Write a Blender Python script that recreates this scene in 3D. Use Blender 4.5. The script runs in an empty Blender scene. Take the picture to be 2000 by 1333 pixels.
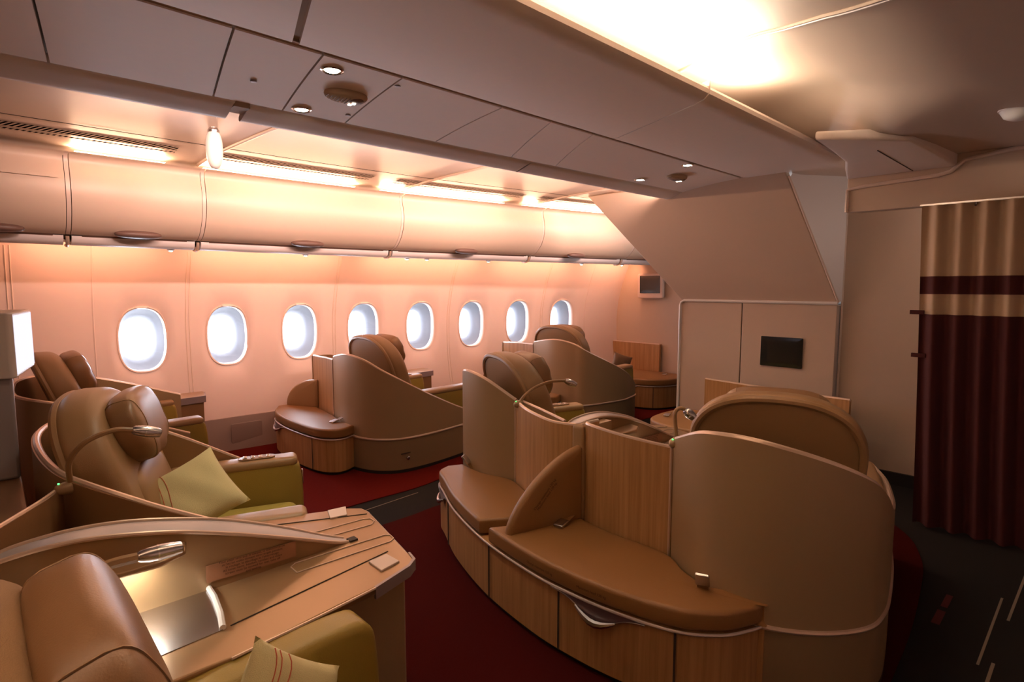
import bpy, bmesh, math, random
from mathutils import Vector, Matrix
random.seed(4)
PI = math.pi
S = bpy.context.scene
COL = S.collection

# ------------------------------------------------------------------ materials
def mat(name, col, rough=.5, metal=0., bump=0., bscale=200., coat=0., spec=None, emit=None, estr=0.):
    m = bpy.data.materials.new(name); m.use_nodes = True
    nt = m.node_tree; b = nt.nodes['Principled BSDF']
    b.inputs['Base Color'].default_value = (*col, 1)
    b.inputs['Roughness'].default_value = rough
    b.inputs['Metallic'].default_value = metal
    b.inputs['Coat Weight'].default_value = coat
    b.inputs['Coat Roughness'].default_value = .2
    if spec is not None: b.inputs['Specular IOR Level'].default_value = spec
    if emit:
        b.inputs['Emission Color'].default_value = (*emit, 1)
        b.inputs['Emission Strength'].default_value = estr
    tc = nt.nodes.new('ShaderNodeTexCoord')
    n = nt.nodes.new('ShaderNodeTexNoise'); n.inputs['Scale'].default_value = bscale; n.inputs['Detail'].default_value = 3
    nt.links.new(tc.outputs['Object'], n.inputs['Vector'])
    # a little tonal variation
    mx = nt.nodes.new('ShaderNodeMixRGB'); mx.blend_type = 'MULTIPLY'; mx.inputs['Fac'].default_value = .06
    mx.inputs['Color1'].default_value = (*col, 1)
    nt.links.new(n.outputs['Color'], mx.inputs['Color2'])
    nt.links.new(mx.outputs['Color'], b.inputs['Base Color'])
    if bump:
        bp = nt.nodes.new('ShaderNodeBump'); bp.inputs['Strength'].default_value = bump; bp.inputs['Distance'].default_value = .004
        nt.links.new(n.outputs['Fac'], bp.inputs['Height']); nt.links.new(bp.outputs['Normal'], b.inputs['Normal'])
    return m

def wood_mat(name, c1, c2):
    m = bpy.data.materials.new(name); m.use_nodes = True
    nt = m.node_tree; b = nt.nodes['Principled BSDF']; b.inputs['Roughness'].default_value = .42
    tc = nt.nodes.new('ShaderNodeTexCoord'); mp = nt.nodes.new('ShaderNodeMapping')
    mp.inputs['Scale'].default_value = (34, 34, 1.1)
    n = nt.nodes.new('ShaderNodeTexNoise'); n.inputs['Scale'].default_value = 1.6; n.inputs['Detail'].default_value = 6; n.inputs['Roughness'].default_value = .62
    r = nt.nodes.new('ShaderNodeValToRGB')
    r.color_ramp.elements[0].position = .3; r.color_ramp.elements[0].color = (*c1, 1)
    r.color_ramp.elements[1].position = .68; r.color_ramp.elements[1].color = (*c2, 1)
    L = nt.links.new
    L(tc.outputs['Object'], mp.inputs['Vector']); L(mp.outputs['Vector'], n.inputs['Vector'])
    L(n.outputs['Fac'], r.inputs['Fac']); L(r.outputs['Color'], b.inputs['Base Color'])
    return m

def emis(name, col, s):
    m = bpy.data.materials.new(name); m.use_nodes = True
    nt = m.node_tree; nt.nodes.clear()
    e = nt.nodes.new('ShaderNodeEmission'); e.inputs['Color'].default_value = (*col, 1); e.inputs['Strength'].default_value = s
    o = nt.nodes.new('ShaderNodeOutputMaterial'); nt.links.new(e.outputs[0], o.inputs[0])
    return m

def slat_mat(name):
    m = bpy.data.materials.new(name); m.use_nodes = True
    nt = m.node_tree; b = nt.nodes['Principled BSDF']; b.inputs['Roughness'].default_value = .9; b.inputs['Specular IOR Level'].default_value = 0
    tc = nt.nodes.new('ShaderNodeTexCoord'); mp = nt.nodes.new('ShaderNodeMapping')
    mp.inputs['Scale'].default_value = (1, .55, 0)
    w = nt.nodes.new('ShaderNodeTexWave'); w.wave_type = 'BANDS'; w.bands_direction = 'DIAGONAL'; w.inputs['Scale'].default_value = 25
    r = nt.nodes.new('ShaderNodeValToRGB'); r.color_ramp.interpolation = 'CONSTANT'
    r.color_ramp.elements[0].color = (.006, .003, .002, 1); r.color_ramp.elements[1].position = .58; r.color_ramp.elements[1].color = (.7, .56, .45, 1)
    L = nt.links.new
    L(tc.outputs['Object'], mp.inputs['Vector']); L(mp.outputs['Vector'], w.inputs['Vector'])
    L(w.outputs['Fac'], r.inputs['Fac']); L(r.outputs['Color'], b.inputs['Base Color'])
    return m

def glass_mat():
    m = bpy.data.materials.new('window_glass'); m.use_nodes = True
    nt = m.node_tree; nt.nodes.clear()
    t = nt.nodes.new('ShaderNodeBsdfTransparent'); t.inputs[0].default_value = (.96, .98, 1, 1)
    g = nt.nodes.new('ShaderNodeBsdfGlossy'); g.inputs['Roughness'].default_value = .02
    x = nt.nodes.new('ShaderNodeMixShader'); x.inputs[0].default_value = .05
    o = nt.nodes.new('ShaderNodeOutputMaterial')
    nt.links.new(t.outputs[0], x.inputs[1]); nt.links.new(g.outputs[0], x.inputs[2]); nt.links.new(x.outputs[0], o.inputs[0])
    return m

M = dict(
 shell=mat('champagne_shell', (.37, .25, .137), .38, .12, bscale=60),
 shelllow=mat('taupe_lower_shell', (.27, .18, .098), .42, .1, bscale=60),
 rim=mat('satin_trim_metal', (.70, .53, .42), .34, .45),
 steel=mat('brushed_steel', (.62, .60, .62), .25, 1.),
 chrome=mat('chrome', (.85, .83, .8), .12, 1.),
 leather=mat('tan_leather', (.335, .20, .092), .42, 0, .12, 320),
 leatherd=mat('brown_leather', (.265, .145, .066), .36, 0, .10, 320),
 saddle=mat('saddle_leather', (.27, .13, .042), .46, 0, .2, 300),
 fabric=mat('tan_fabric', (.34, .21, .10), .9, 0, .6, 600),
 olive=mat('olive_leather', (.33, .235, .045), .40, 0, .2, 260),
 lime=mat('lime_leather', (.46, .40, .10), .42, 0, .2, 260),
 wood=wood_mat('light_maple_veneer', (.335, .165, .058), (.50, .28, .12)),
 plastic=mat('cream_panel', (.70, .56, .45), .42, bscale=30),
 ceil=mat('ceiling_panel_paint', (.84, .73, .67), .5, bscale=30),  # ceiling paint lightened to imitate stronger light on these panels
 ceil_shaded=mat('shaded_ceiling_paint', (.52, .40, .32), .5, bscale=30),  # same ceiling paint, darkened in colour to imitate dimmer light on the right
 wallm=mat('side_wall_panel', (.75, .61, .56), .42, bscale=20),
 monu=mat('partition_laminate', (.56, .43, .335), .5, bscale=30),
 dado=mat('grey_dado', (.27, .20, .17), .6),
 valance=mat('valance_gloss', (.82, .76, .76), .4),
 black=mat('black_plinth', (.008, .007, .007), .6),
 gap=mat('dark_gap', (.05, .03, .02), .8),
 screen=mat('dark_screen', (.010, .014, .014), .14, coat=.4),
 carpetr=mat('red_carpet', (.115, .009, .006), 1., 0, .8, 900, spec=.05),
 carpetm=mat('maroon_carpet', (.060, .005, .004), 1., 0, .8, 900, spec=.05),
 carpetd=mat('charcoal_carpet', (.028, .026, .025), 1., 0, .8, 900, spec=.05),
 line=mat('pale_carpet_line', (.22, .175, .13), .9),
 liner=mat('red_carpet_line', (.075, .007, .007), .9),
 groove=mat('ceiling_groove', (.40, .29, .21), .7),
 console=mat('bronze_console', (.335, .20, .098), .30, .35, bscale=80),
 fin=mat('grey_fin', (.42, .40, .43), .35, .25),
 mauve=mat('mauve_strip', (.30, .235, .25), .4, .2),
 silver=mat('satin_silver_trim', (.62, .54, .52), .32, .5),
 plum=mat('plum_handle_plate', (.10, .055, .06), .4),
 pink=mat('pale_latch', (.72, .56, .48), .45),
 placard=mat('copper_placard', (.37, .17, .085), .5),
 ink=mat('dark_ink', (.05, .018, .008), .7),
 yellowl=mat('yellow_label', (.36, .24, .06), .5),
 pillow=mat('pale_green_cotton', (.68, .62, .33), .85, 0, .5, 500),
 pillowd=mat('brown_cushion', (.16, .09, .045), .8),
 thread=mat('red_thread', (.55, .12, .06), .8),
 cur_r=mat('burgundy_curtain', (.050, .004, .0035), .9, 0, .3, 400),
 cur_c=mat('cream_curtain', (.46, .33, .22), .85, 0, .3, 400),
 handle=mat('brown_latch', (.17, .10, .08), .45),
 reveal=mat('window_reveal', (.15, .155, .175), .7),
 frame=mat('window_bezel', (.74, .60, .52), .35),
 slats=slat_mat('vent_slots'),
 glass=glass_mat(),
 white=mat('white_plastic', (.75, .72, .70), .35),
 lampon=emis('lamp_glow', (1, .93, .72), 28),
 lampface=emis('lamp_panel_glow', (.86, .83, 1), 1.1),
 under=emis('cool_underlight', (1, .97, .86), 20),
 green=emis('green_led', (.1, 1, .2), 2.5),
 signa=emis('sign_white', (1, .9, .7), 6), signb=emis('sign_red', (1, .15, .04), 3),
 peach=emis('peach_light', (1, .72, .47), 20),
)

# ------------------------------------------------------------------ object helpers
def link(o, parent=None):
    COL.objects.link(o)
    if parent: o.parent = parent
    return o
def tag(o, label=None, cat=None, group=None, kind=None):
    if label: o['label'] = label
    if cat: o['category'] = cat
    if group: o['group'] = group
    if kind: o['kind'] = kind
    return o
def empty(name, loc=(0, 0, 0), rz=0., label=None, cat=None, group=None):
    o = bpy.data.objects.new(name, None); link(o); o.location = loc; o.rotation_euler = (0, 0, rz)
    o.empty_display_size = .1
    return tag(o, label, cat, group)
def mesh_obj(name, verts, faces, m, parent=None, smooth=True, bevel=0., seg=3, angle=35, mats=None, midx=None):
    me = bpy.data.meshes.new(name)
    me.from_pydata([tuple(v) for v in verts], [], faces); me.update()
    bm = bmesh.new(); bm.from_mesh(me)
    bmesh.ops.remove_doubles(bm, verts=bm.verts, dist=1e-5)
    bmesh.ops.recalc_face_normals(bm, faces=bm.faces)
    bm.to_mesh(me); bm.free()
    for mm in (mats or [m]): me.materials.append(mm)
    if midx and len(midx) == len(me.polygons):
        for p, i in zip(me.polygons, midx): p.material_index = i
    if smooth:
        me.shade_smooth(); me.set_sharp_from_angle(angle=math.radians(angle))
    o = bpy.data.objects.new(name, me); link(o, parent)
    if bevel:
        b = o.modifiers.new('bevel', 'BEVEL'); b.width = bevel; b.segments = seg; b.limit_method = 'ANGLE'; b.angle_limit = math.radians(40)
        b.harden_normals = False
    return o
class MB:
    def __init__(s): s.v = []; s.f = []
    def add(s, v, f):
        n = len(s.v); s.v += [tuple(x) for x in v]; s.f += [tuple(i + n for i in q) for q in f]; return s
    def box(s, a, b):
        x0, y0, z0 = a; x1, y1, z1 = b
        return s.add([(x0,y0,z0),(x1,y0,z0),(x1,y1,z0),(x0,y1,z0),(x0,y0,z1),(x1,y0,z1),(x1,y1,z1),(x0,y1,z1)],
                     [(3,2,1,0),(4,5,6,7),(0,1,5,4),(1,2,6,5),(2,3,7,6),(3,0,4,7)])
    def prism(s, poly, z0, z1):
        n = len(poly)
        g = (lambda z, i: z[i] if isinstance(z, (list, tuple)) else z)
        v = [(p[0], p[1], g(z0, i)) for i, p in enumerate(poly)] + [(p[0], p[1], g(z1, i)) for i, p in enumerate(poly)]
        return s.add(v, [tuple(reversed(range(n))), tuple(range(n, 2*n))] + [(i, (i+1) % n, n + (i+1) % n, n + i) for i in range(n)])
    def tube(s, path, r, n=8):
        path = [Vector(p) for p in path]
        rs = r if isinstance(r, (list, tuple)) else [r]*len(path)
        t0 = (path[1]-path[0]).normalized()
        up = Vector((0,0,1)) if abs(t0.z) < .9 else Vector((1,0,0))
        nrm = t0.cross(up).normalized()
        v = []; f = []
        for i, p in enumerate(path):
            t = (path[min(i+1, len(path)-1)] - path[max(i-1, 0)]).normalized()
            nrm = (nrm - t*nrm.dot(t)).normalized(); b = t.cross(nrm)
            for k in range(n):
                a = 2*PI*k/n; v.append(p + (nrm*math.cos(a) + b*math.sin(a))*rs[i])
        for i in range(len(path)-1):
            for k in range(n):
                f.append((i*n+k, i*n+(k+1) % n, (i+1)*n+(k+1) % n, (i+1)*n+k))
        f.append(tuple(reversed(range(n)))); f.append(tuple((len(path)-1)*n+k for k in range(n)))
        return s.add(v, f)
    def grid(s, rows):
        n = len(rows[0]); v = [p for r in rows for p in r]
        return s.add(v, [(i*n+k, i*n+k+1, (i+1)*n+k+1, (i+1)*n+k) for i in range(len(rows)-1) for k in range(n-1)])
    def lathe(s, prof, c=(0,0,0), n=24, axis='z'):
        v = []; f = []
        for r, h in prof:
            for k in range(n):
                a = 2*PI*k/n; x, y = r*math.cos(a), r*math.sin(a)
                p = {'z': (x, y, h), 'x': (h, x, y), 'y': (x, h, y)}[axis]
                v.append((c[0]+p[0], c[1]+p[1], c[2]+p[2]))
        for i in range(len(prof)-1):
            for k in range(n): f.append((i*n+k, i*n+(k+1) % n, (i+1)*n+(k+1) % n, (i+1)*n+k))
        f.append(tuple(range(n))); f.append(tuple((len(prof)-1)*n+k for k in range(n)))
        return s.add(v, f)
    def puff(s, c, size, e1=.6, e2=.6, n=28, m=16, mtx=None):
        sg = lambda v, e: math.copysign(abs(v)**e, v)
        v = []; f = []
        for i in range(m+1):
            ph = -PI/2 + PI*i/m
            for k in range(n):
                th = 2*PI*k/n
                p = Vector((size[0]/2*sg(math.cos(ph), e1)*sg(math.cos(th), e2), size[1]/2*sg(math.cos(ph), e1)*sg(math.sin(th), e2), size[2]/2*sg(math.sin(ph), e1)))
                if mtx: p = mtx @ p
                v.append(p + Vector(c))
        for i in range(m):
            for k in range(n): f.append((i*n+k, i*n+(k+1) % n, (i+1)*n+(k+1) % n, (i+1)*n+k))
        return s.add(v, f)
    def build(s, name, m, parent=None, **k): return mesh_obj(name, s.v, s.f, m, parent, **k)

def crom(pts, n=10, closed=False):
    P = [Vector(p) for p in pts]; out = []
    N = len(P); rng = N if closed else N-1
    for i in range(rng):
        p1, p2 = P[i], P[(i+1) % N]
        p0 = P[(i-1) % N] if closed or i > 0 else p1*2-p2
        p3 = P[(i+2) % N] if closed or i < N-2 else p2*2-p1
        for k in range(n):
            t = k/n
            out.append(.5*((2*p1) + (p2-p0)*t + (2*p0-5*p1+4*p2-p3)*t*t + (3*p1-p0-3*p2+p3)*t**3))
    if not closed: out.append(P[-1])
    return out

def strip_wall(plan, zb, th, n=8, side=1, lower=1.):
    """thick curved upright panel: plan = (x, y, ztop); side = which side gets the thickness. Returns (MB, top path)"""
    C = crom(plan, n); mb = MB(); rows_o = []; rows_i = []
    tops = []
    for i, p in enumerate(C):
        t = (C[min(i+1, len(C)-1)] - C[max(i-1, 0)]); t.z = 0; t.normalize()
        nn = Vector((-t.y, t.x, 0))*side
        q = Vector((p.x, p.y, 0)) + nn*th
        z0 = zb(p) if callable(zb) else zb
        rows_o.append([(p.x, p.y, z0), (p.x, p.y, p.z)]); rows_i.append([(q.x, q.y, z0), (q.x, q.y, p.z)])
        tops.append(Vector((p.x, p.y, p.z)) + nn*th/2)
    m = len(C)
    v = []
    for a, b in zip(rows_o, rows_i): v += [a[0], a[1], b[1], b[0]]
    f = []
    for i in range(m-1):
        o = i*4; q = o+4
        for k in range(4): f.append((o+k, o+(k+1) % 4, q+(k+1) % 4, q+k))
    f += [(0,1,2,3), tuple((m-1)*4+k for k in (3,2,1,0))]
    mb.add(v, f)
    return mb, tops

def off_poly(P, d):
    """inset a (counter-clockwise) polygon"""
    n = len(P); out = []
    for i in range(n):
        a, b, c = P[i-1], P[i], P[(i+1) % n]
        e1 = Vector((b[0]-a[0], b[1]-a[1])); e2 = Vector((c[0]-b[0], c[1]-b[1]))
        n1 = Vector((-e1.y, e1.x)).normalized(); n2 = Vector((-e2.y, e2.x)).normalized()
        k = (n1+n2); l = k.length
        k = k/l if l > 1e-6 else n1
        out.append((b[0]+k.x*d, b[1]+k.y*d))
    return out
def area2(P): return sum(P[i-1][0]*P[i][1]-P[i][0]*P[i-1][1] for i in range(len(P)))
def soft_prism(poly, z0, z1, r, crown=0., f=None, both=True, seg=5):
    """upholstered slab: polygon extruded with rounded edges. f maps (u,v,w)->xyz"""
    P = [tuple(p[:2]) for p in poly]
    if area2(P) < 0: P.reverse()
    rings = []
    if both:
        for k in range(seg+1):
            a = PI/2*k/seg; rings.append((r*(1-math.sin(a)), z0 + r*(1-math.cos(a))))
    else: rings.append((0, z0))
    for k in range(seg+1):
        a = PI/2*k/seg; rings.append((r*(1-math.cos(a)), z1 - r*(1-math.sin(a))))
    v = []; fc = []; n = len(P)
    for d, z in rings:
        v += [(x, y, z) for x, y in off_poly(P, d)]
    for i in range(len(rings)-1):
        for k in range(n): fc.append((i*n+k, i*n+(k+1) % n, (i+1)*n+(k+1) % n, (i+1)*n+k))
    # caps: centre fans
    for ri, dz in ((0, -crown if both else 0), (len(rings)-1, crown)):
        ring = list(range(ri*n, ri*n+n))
        cx = sum(v[i][0] for i in ring)/n; cy = sum(v[i][1] for i in ring)/n
        mid = []
        for i in ring:
            mid.append(len(v)); v.append((v[i][0]*.55+cx*.45, v[i][1]*.55+cy*.45, v[i][2]+dz*.75))
        for k in range(n): fc.append((ring[k], ring[(k+1) % n], mid[(k+1) % n], mid[k]))
        c = len(v); v.append((cx, cy, v[ring[0]][2]+dz))
        for k in range(n): fc.append((mid[k], mid[(k+1) % n], c))
    if f: v = [f(*p) for p in v]
    return MB().add(v, fc)
def dup(o, parent=None, loc=None, rz=None, d=None):
    c = o.copy(); COL.objects.link(c)
    if parent: c.parent = parent
    if loc is not None: c.location = loc
    if d is not None: c.location = Vector(o.location) + Vector(d)
    if rz is not None: c.rotation_euler = (0, 0, rz)
    for ch in list(o.children): dup(ch, c)
    return c
def text(name, body, size, mtx, m, parent, align='CENTER'):
    cu = bpy.data.curves.new(name, 'FONT'); cu.body = body; cu.size = size; cu.align_x = align; cu.align_y = 'CENTER'; cu.space_line = .95
    t = bpy.data.objects.new(name, cu); link(t)
    bpy.context.view_layer.update()
    me = bpy.data.meshes.new_from_object(t.evaluated_get(bpy.context.evaluated_depsgraph_get()))
    bpy.data.objects.remove(t)
    me.transform(mtx); me.materials.clear(); me.materials.append(m)
    o = bpy.data.objects.new(name, me); return link(o, parent)
def light(name, loc, d, size, energy, col, spread=180, shape='RECTANGLE'):
    l = bpy.data.lights.new(name, 'AREA'); l.shape = shape; l.size = size[0]; l.size_y = size[1]
    l.energy = energy; l.color = col; l.spread = math.radians(spread)
    o = bpy.data.objects.new(name, l); link(o); o.location = loc
    o['kind'] = 'helper'
    z = -Vector(d).normalized()
    x = Vector((1, 0, 0)); x = (x - z*x.dot(z)).normalized(); y = z.cross(x)
    o.rotation_euler = Matrix((x, y, z)).transposed().to_euler()
    return o
def rect2(hw, hh, r, n=6):
    """rounded rectangle, counter-clockwise"""
    out = []
    for cx, cy, a0 in ((hw-r, hh-r, 0), (-hw+r, hh-r, 90), (-hw+r, -hh+r, 180), (hw-r, -hh+r, 270)):
        for k in range(n+1):
            a = math.radians(a0+90*k/n); out.append((cx+r*math.cos(a), cy+r*math.sin(a)))
    return out

# ------------------------------------------------------------------ the cabin shell
WP = [(-1.7,5.28),(.0,5.28),(.95,5.28),(1.585,5.28),(2.22,5.25),(2.855,5.19),(3.49,5.1),(4.125,5.0),(4.76,4.89),(5.395,4.75),(6.2,4.5)]
WC = crom([(a, b, 0) for a, b in WP], 12)
def Yw(x):
    if x <= WC[0].x: return WC[0].y
    for a, b in zip(WC, WC[1:]):
        if x <= b.x: return a.y + (b.y-a.y)*(x-a.x)/(b.x-a.x)
    return WC[-1].y
DZ = [(0,-.13),(.3,-.07),(.6,-.015),(.95,0),(1.2,-.02),(1.5,-.10),(1.75,-.21),(2.0,-.36),(2.4,-.6)]
DZ = [(p.x, p.y) for p in crom([(a, b, 0) for a, b in DZ], 8)]
def Dz(z):
    for a, b in zip(DZ, DZ[1:]):
        if z <= b[0]: return a[1] + (b[1]-a[1])*(z-a[0])/(b[0]-a[0])
    return DZ[-1][1]
def SW(x, z, out=0.): return (x, Yw(x)+Dz(z)+out, z)

WX = [.95+.635*i for i in range(8)]; WZ = .995
def oval(a, b, t, e=.78):
    sg = lambda v: math.copysign(abs(v)**e, v)
    return a*sg(math.cos(t)), b*sg(math.sin(t))
NS = 48
wall = MB()
for wx in WX:
    hw = .3175
    ang = [2*PI*k/NS for k in range(NS)]
    def rect(t):
        c, s = math.cos(t), math.sin(t); zt, zb = 1.78-WZ, WZ-.27
        k = min(hw/abs(c) if abs(c) > 1e-6 else 9, (zt if s > 0 else zb)/abs(s) if abs(s) > 1e-6 else 9)
        return c*k, s*k
    # snap nearest angles to the corners
    corners = [math.atan2(1.78-WZ, hw), PI-math.atan2(1.78-WZ, hw), PI+math.atan2(WZ-.27, hw), 2*PI-math.atan2(WZ-.27, hw)]
    for c in corners:
        k = min(range(NS), key=lambda i: abs(ang[i]-c)); ang[k] = c
    rows = []
    for f in (0, .12, .3, .4, .5, .6, .7, .8, .9, 1):
        r = []
        for t in ang + [ang[0]]:
            ox, oz = oval(.172, .262, t); qx, qz = rect(t)
            x, z = ox+(qx-ox)*f, oz+(qz-oz)*f
            dent = .03*(1-f/.4)**2 if f < .4 else 0
            r.append(SW(wx+x, WZ+z, dent))
        rows.append(r)
    wall.grid(rows)
xs = [-1.7+.2*i for i in range(12)]; xs = [x for x in xs if x < WX[0]-.32] + [WX[0]-.3175]
zs = [.27+.12*i for i in range(13)]+[1.78]
wall.grid([[SW(x, z) for z in zs] for x in xs])
wall.grid([[SW(x, z) for z in zs] for x in (WX[-1]+.3175, 5.9, 6.2)])
tag(wall.build('wall_left', M['wallm'], angle=60), kind='structure')
allx = [-1.7+.25*i for i in range(32)]
tag(MB().grid([[SW(min(x, 6.2), z, -.012) for z in (0, .1, .2, .282)] for x in allx]).grid([[SW(min(x,6.2), .282, -.012), SW(min(x,6.2), .286, .03)] for x in allx]).build('baseboard_left', M['dado']), kind='structure')
for k, wx in enumerate(WX):
    w = empty(f'window_{k+1}', (0, 0, 0)); tag(w, kind='structure')
    fr = MB(); rows = []
    for a, b, o in ((.182,.272,.012), (.172,.262,-.012), (.163,.252,-.008), (.160,.249,.03), (.160,.249,.05)):
        rows.append([SW(wx+oval(a, b, 2*PI*i/NS)[0], WZ+oval(a, b, 2*PI*i/NS)[1], .03+o) for i in range(NS+1)])
    fr.grid(rows).build('window_frame', M['frame'], w, angle=60)
    rv = []
    for a, b, o in ((.166,.256,.075), (.150,.238,.11), (.128,.205,.17), (.108,.172,.20), (.108,.172,.26)):
        rv.append([SW(wx+oval(a, b, 2*PI*i/NS)[0], WZ+oval(a, b, 2*PI*i/NS)[1]-.004, o) for i in range(NS+1)])
    MB().grid(rv).build('window_reveal', M['reveal'], w, angle=60)
    pn = [SW(wx+oval(.162, .251, 2*PI*i/NS)[0], WZ+oval(.162, .251, 2*PI*i/NS)[1], .07) for i in range(NS)]
    MB().add(pn, [tuple(range(NS))]).build('window_pane', M['glass'], w)
    sl = MB().puff(SW(wx, WZ+.262, .025), (.10, .03, .014))
    sl.build('shade_grip', M['frame'], w)
    y = Yw(wx)+.30
    p = light('window_daylight', (wx, y, WZ), (0, -1, 0), (.26, .40), 10, (.84, .88, 1.0))
# joints between the side wall panels
for k, x in enumerate((.17, 1.268, 2.538, 3.808, 5.078)):
    for j, dx in enumerate((-.013, .013)):
        path = [SW(x+dx, z, 0) for z in (.285,.45,.6,.8,.95,1.1,1.25,1.4,1.55,1.7)]
        tag(MB().tube(path, .005, 6).build(f'trim_{2*k+j+1}', M['frame']), kind='structure')
for k, x in enumerate((.6325, 5.7125)):
    tag(MB().tube([SW(x, .28+.1*i, .002) for i in range(16)], .007, 6).build(f'trim_{40+k}', M['wallm']), kind='structure')
# small access grille in the dado
g = MB()
go = soft_prism(rect2(.13, .085, .012), 0, .008, .003, f=lambda u, v, w: (1.66+u, SW(1.66, .14)[1]-.018-w+u*0, .145+v))
tag(go.build('air_grille', M['dado']), 'flat grey panel set low in the wall beside the ottoman under the third window', 'vent')

# floor
fl = MB()
fl.add([(-1.7,-1.3,0),(6.2,-1.3,0),(6.2,5.3,0),(-1.7,5.3,0)], [(0,1,2,3)])
nf = 1
def fline(p, q, w):
    d = Vector((q[0]-p[0], q[1]-p[1])).normalized(); n = Vector((-d.y, d.x))*w/2
    fl.add([(p[0]+n.x,p[1]+n.y,.002),(q[0]+n.x,q[1]+n.y,.002),(q[0]-n.x,q[1]-n.y,.002),(p[0]-n.x,p[1]-n.y,.002)], [(0,1,2,3)])
lines = [((1.2,3.12),(2.13,3.19),.009), ((2.645,.24),(3.315,.235),.009), ((3.1,.195),(3.75,.18),.010), ((2.2,.205),(2.7,.2),.011), ((1.2,.1),(1.9,.12),.014), ((4.3,3.2),(5.1,3.15),.012)]
rl = [((2.85,.405),(2.99,.405),.03), ((3.03,.404),(3.17,.404),.025)]
for p, q, w in lines + rl: fline(p, q, w)
tag(fl.build('floor', None, smooth=False, mats=[M['carpetd'], M['line'], M['liner']], midx=[0]+[1]*len(lines)+[2]*len(rl)), kind='structure')
def carpet(pts, m, name, label, n=6):
    P = [(p.x, p.y) for p in crom([(a, b, 0) for a, b in pts], n, True)]
    o = MB().prism(P, .001, .006).build(name, M[m], smooth=False); return tag(o, label, 'carpet')
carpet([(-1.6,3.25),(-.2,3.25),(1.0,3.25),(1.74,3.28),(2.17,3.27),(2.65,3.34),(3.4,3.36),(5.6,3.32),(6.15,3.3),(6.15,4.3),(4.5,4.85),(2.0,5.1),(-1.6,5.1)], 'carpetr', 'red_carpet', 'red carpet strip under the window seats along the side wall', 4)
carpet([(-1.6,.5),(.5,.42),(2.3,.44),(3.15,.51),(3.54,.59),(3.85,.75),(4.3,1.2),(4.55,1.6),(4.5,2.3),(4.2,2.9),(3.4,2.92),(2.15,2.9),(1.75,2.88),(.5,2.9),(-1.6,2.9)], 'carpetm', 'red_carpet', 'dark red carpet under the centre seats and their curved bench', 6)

# front walls
tag(MB().box((6.2,2.5,0),(6.3,5.0,2.5)).build('wall_front', M['monu']), kind='structure')
tag(MB().box((4.72,-1.35,0),(4.82,1.372,2.5)).build('wall_front_right', M['monu']), kind='structure')
tag(MB().box((4.70,-1.25,0),(4.72,1.37,.09)).build('baseboard_front', M['black']), kind='structure')
tag(MB().box((-1.75,-1.35,0),(-1.7,5.4,2.6)).build('wall_back', M['monu']), kind='structure')
tag(MB().box((-1.8,-1.35,0),(4.8,-1.3,1.6)).build('wall_right', M['wallm']), kind='structure')

# ceiling: long panels over the aisle and the centre
def gutY(x): return 2.575-.03*x
ZA, ZB = 2.19, 2.23
def seam(x0, x1):   # outer-edge and inner-edge x
    return x0, x1
aisle = [(-1.7,-1.7),(.235,.145),(.752,.645),(1.028,.94),(1.318,1.262),(1.83,1.79),(2.37,2.12),(2.75,2.45),(4.6,4.6),(6.2,6.2)]
for k, (a, b) in enumerate(zip(aisle, aisle[1:])):
    g = .004
    def P(xo, xi, t): x = xo+(xi-xo)*t; return (x, gutY(x)*(1-t)+1.955*t, ZA+(ZB-ZA)*t + .006*math.sin(PI*t))
    rows = [[P(a[0]+g, a[1]+g, t/8) for t in range(9)], [P(b[0]-g, b[1]-g, t/8) for t in range(9)]]
    top = [[(x, y, z+.02) for x, y, z in r] for r in rows]
    mb = MB().grid(rows); 
    for e in (0, 8): mb.grid([[rows[0][e], top[0][e]], [rows[1][e], top[1][e]]])
    mb.grid([rows[0], top[0]]).grid([rows[1], top[1]]).grid(top)
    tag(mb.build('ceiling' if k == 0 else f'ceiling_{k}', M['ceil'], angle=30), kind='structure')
tag(MB().box((-1.7,1.8,2.262),(6.2,2.72,2.28)).build('ceiling_backing', M['gap']), kind='structure')
tag(MB().box((-1.7,1.925,2.236),(4.6,1.962,2.245)).box((.55,1.26,2.245),(.95,1.93,2.255)).build('ceiling_joint', M['groove']), kind='structure')
# outer valance that hides the upper light
def valance(x0, x1, name):
    rows = []
    n = 10
    for i in range(n+1):
        x = x0+(x1-x0)*i/n; g = gutY(x)
        rows.append([(x, g+d, z) for d, z in ((.012,2.225),(.012,2.194),(.022,2.187),(.06,2.176),(.10,2.164),(.14,2.153),(.158,2.151),(.168,2.158),(.166,2.17),(.155,2.18),(.1,2.22))])
    o = MB().grid(rows).build(name, M['valance'], angle=60)
    return tag(o, kind='structure')
tag(MB().box((.838,2.575,2.176),(.902,2.68,2.20)).build('trim_19', M['groove']), kind='structure')
valance(-1.7, .84, 'trim_20'); valance(.90, 2.55, 'trim_21'); valance(2.56, 6.2, 'trim_22')
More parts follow.
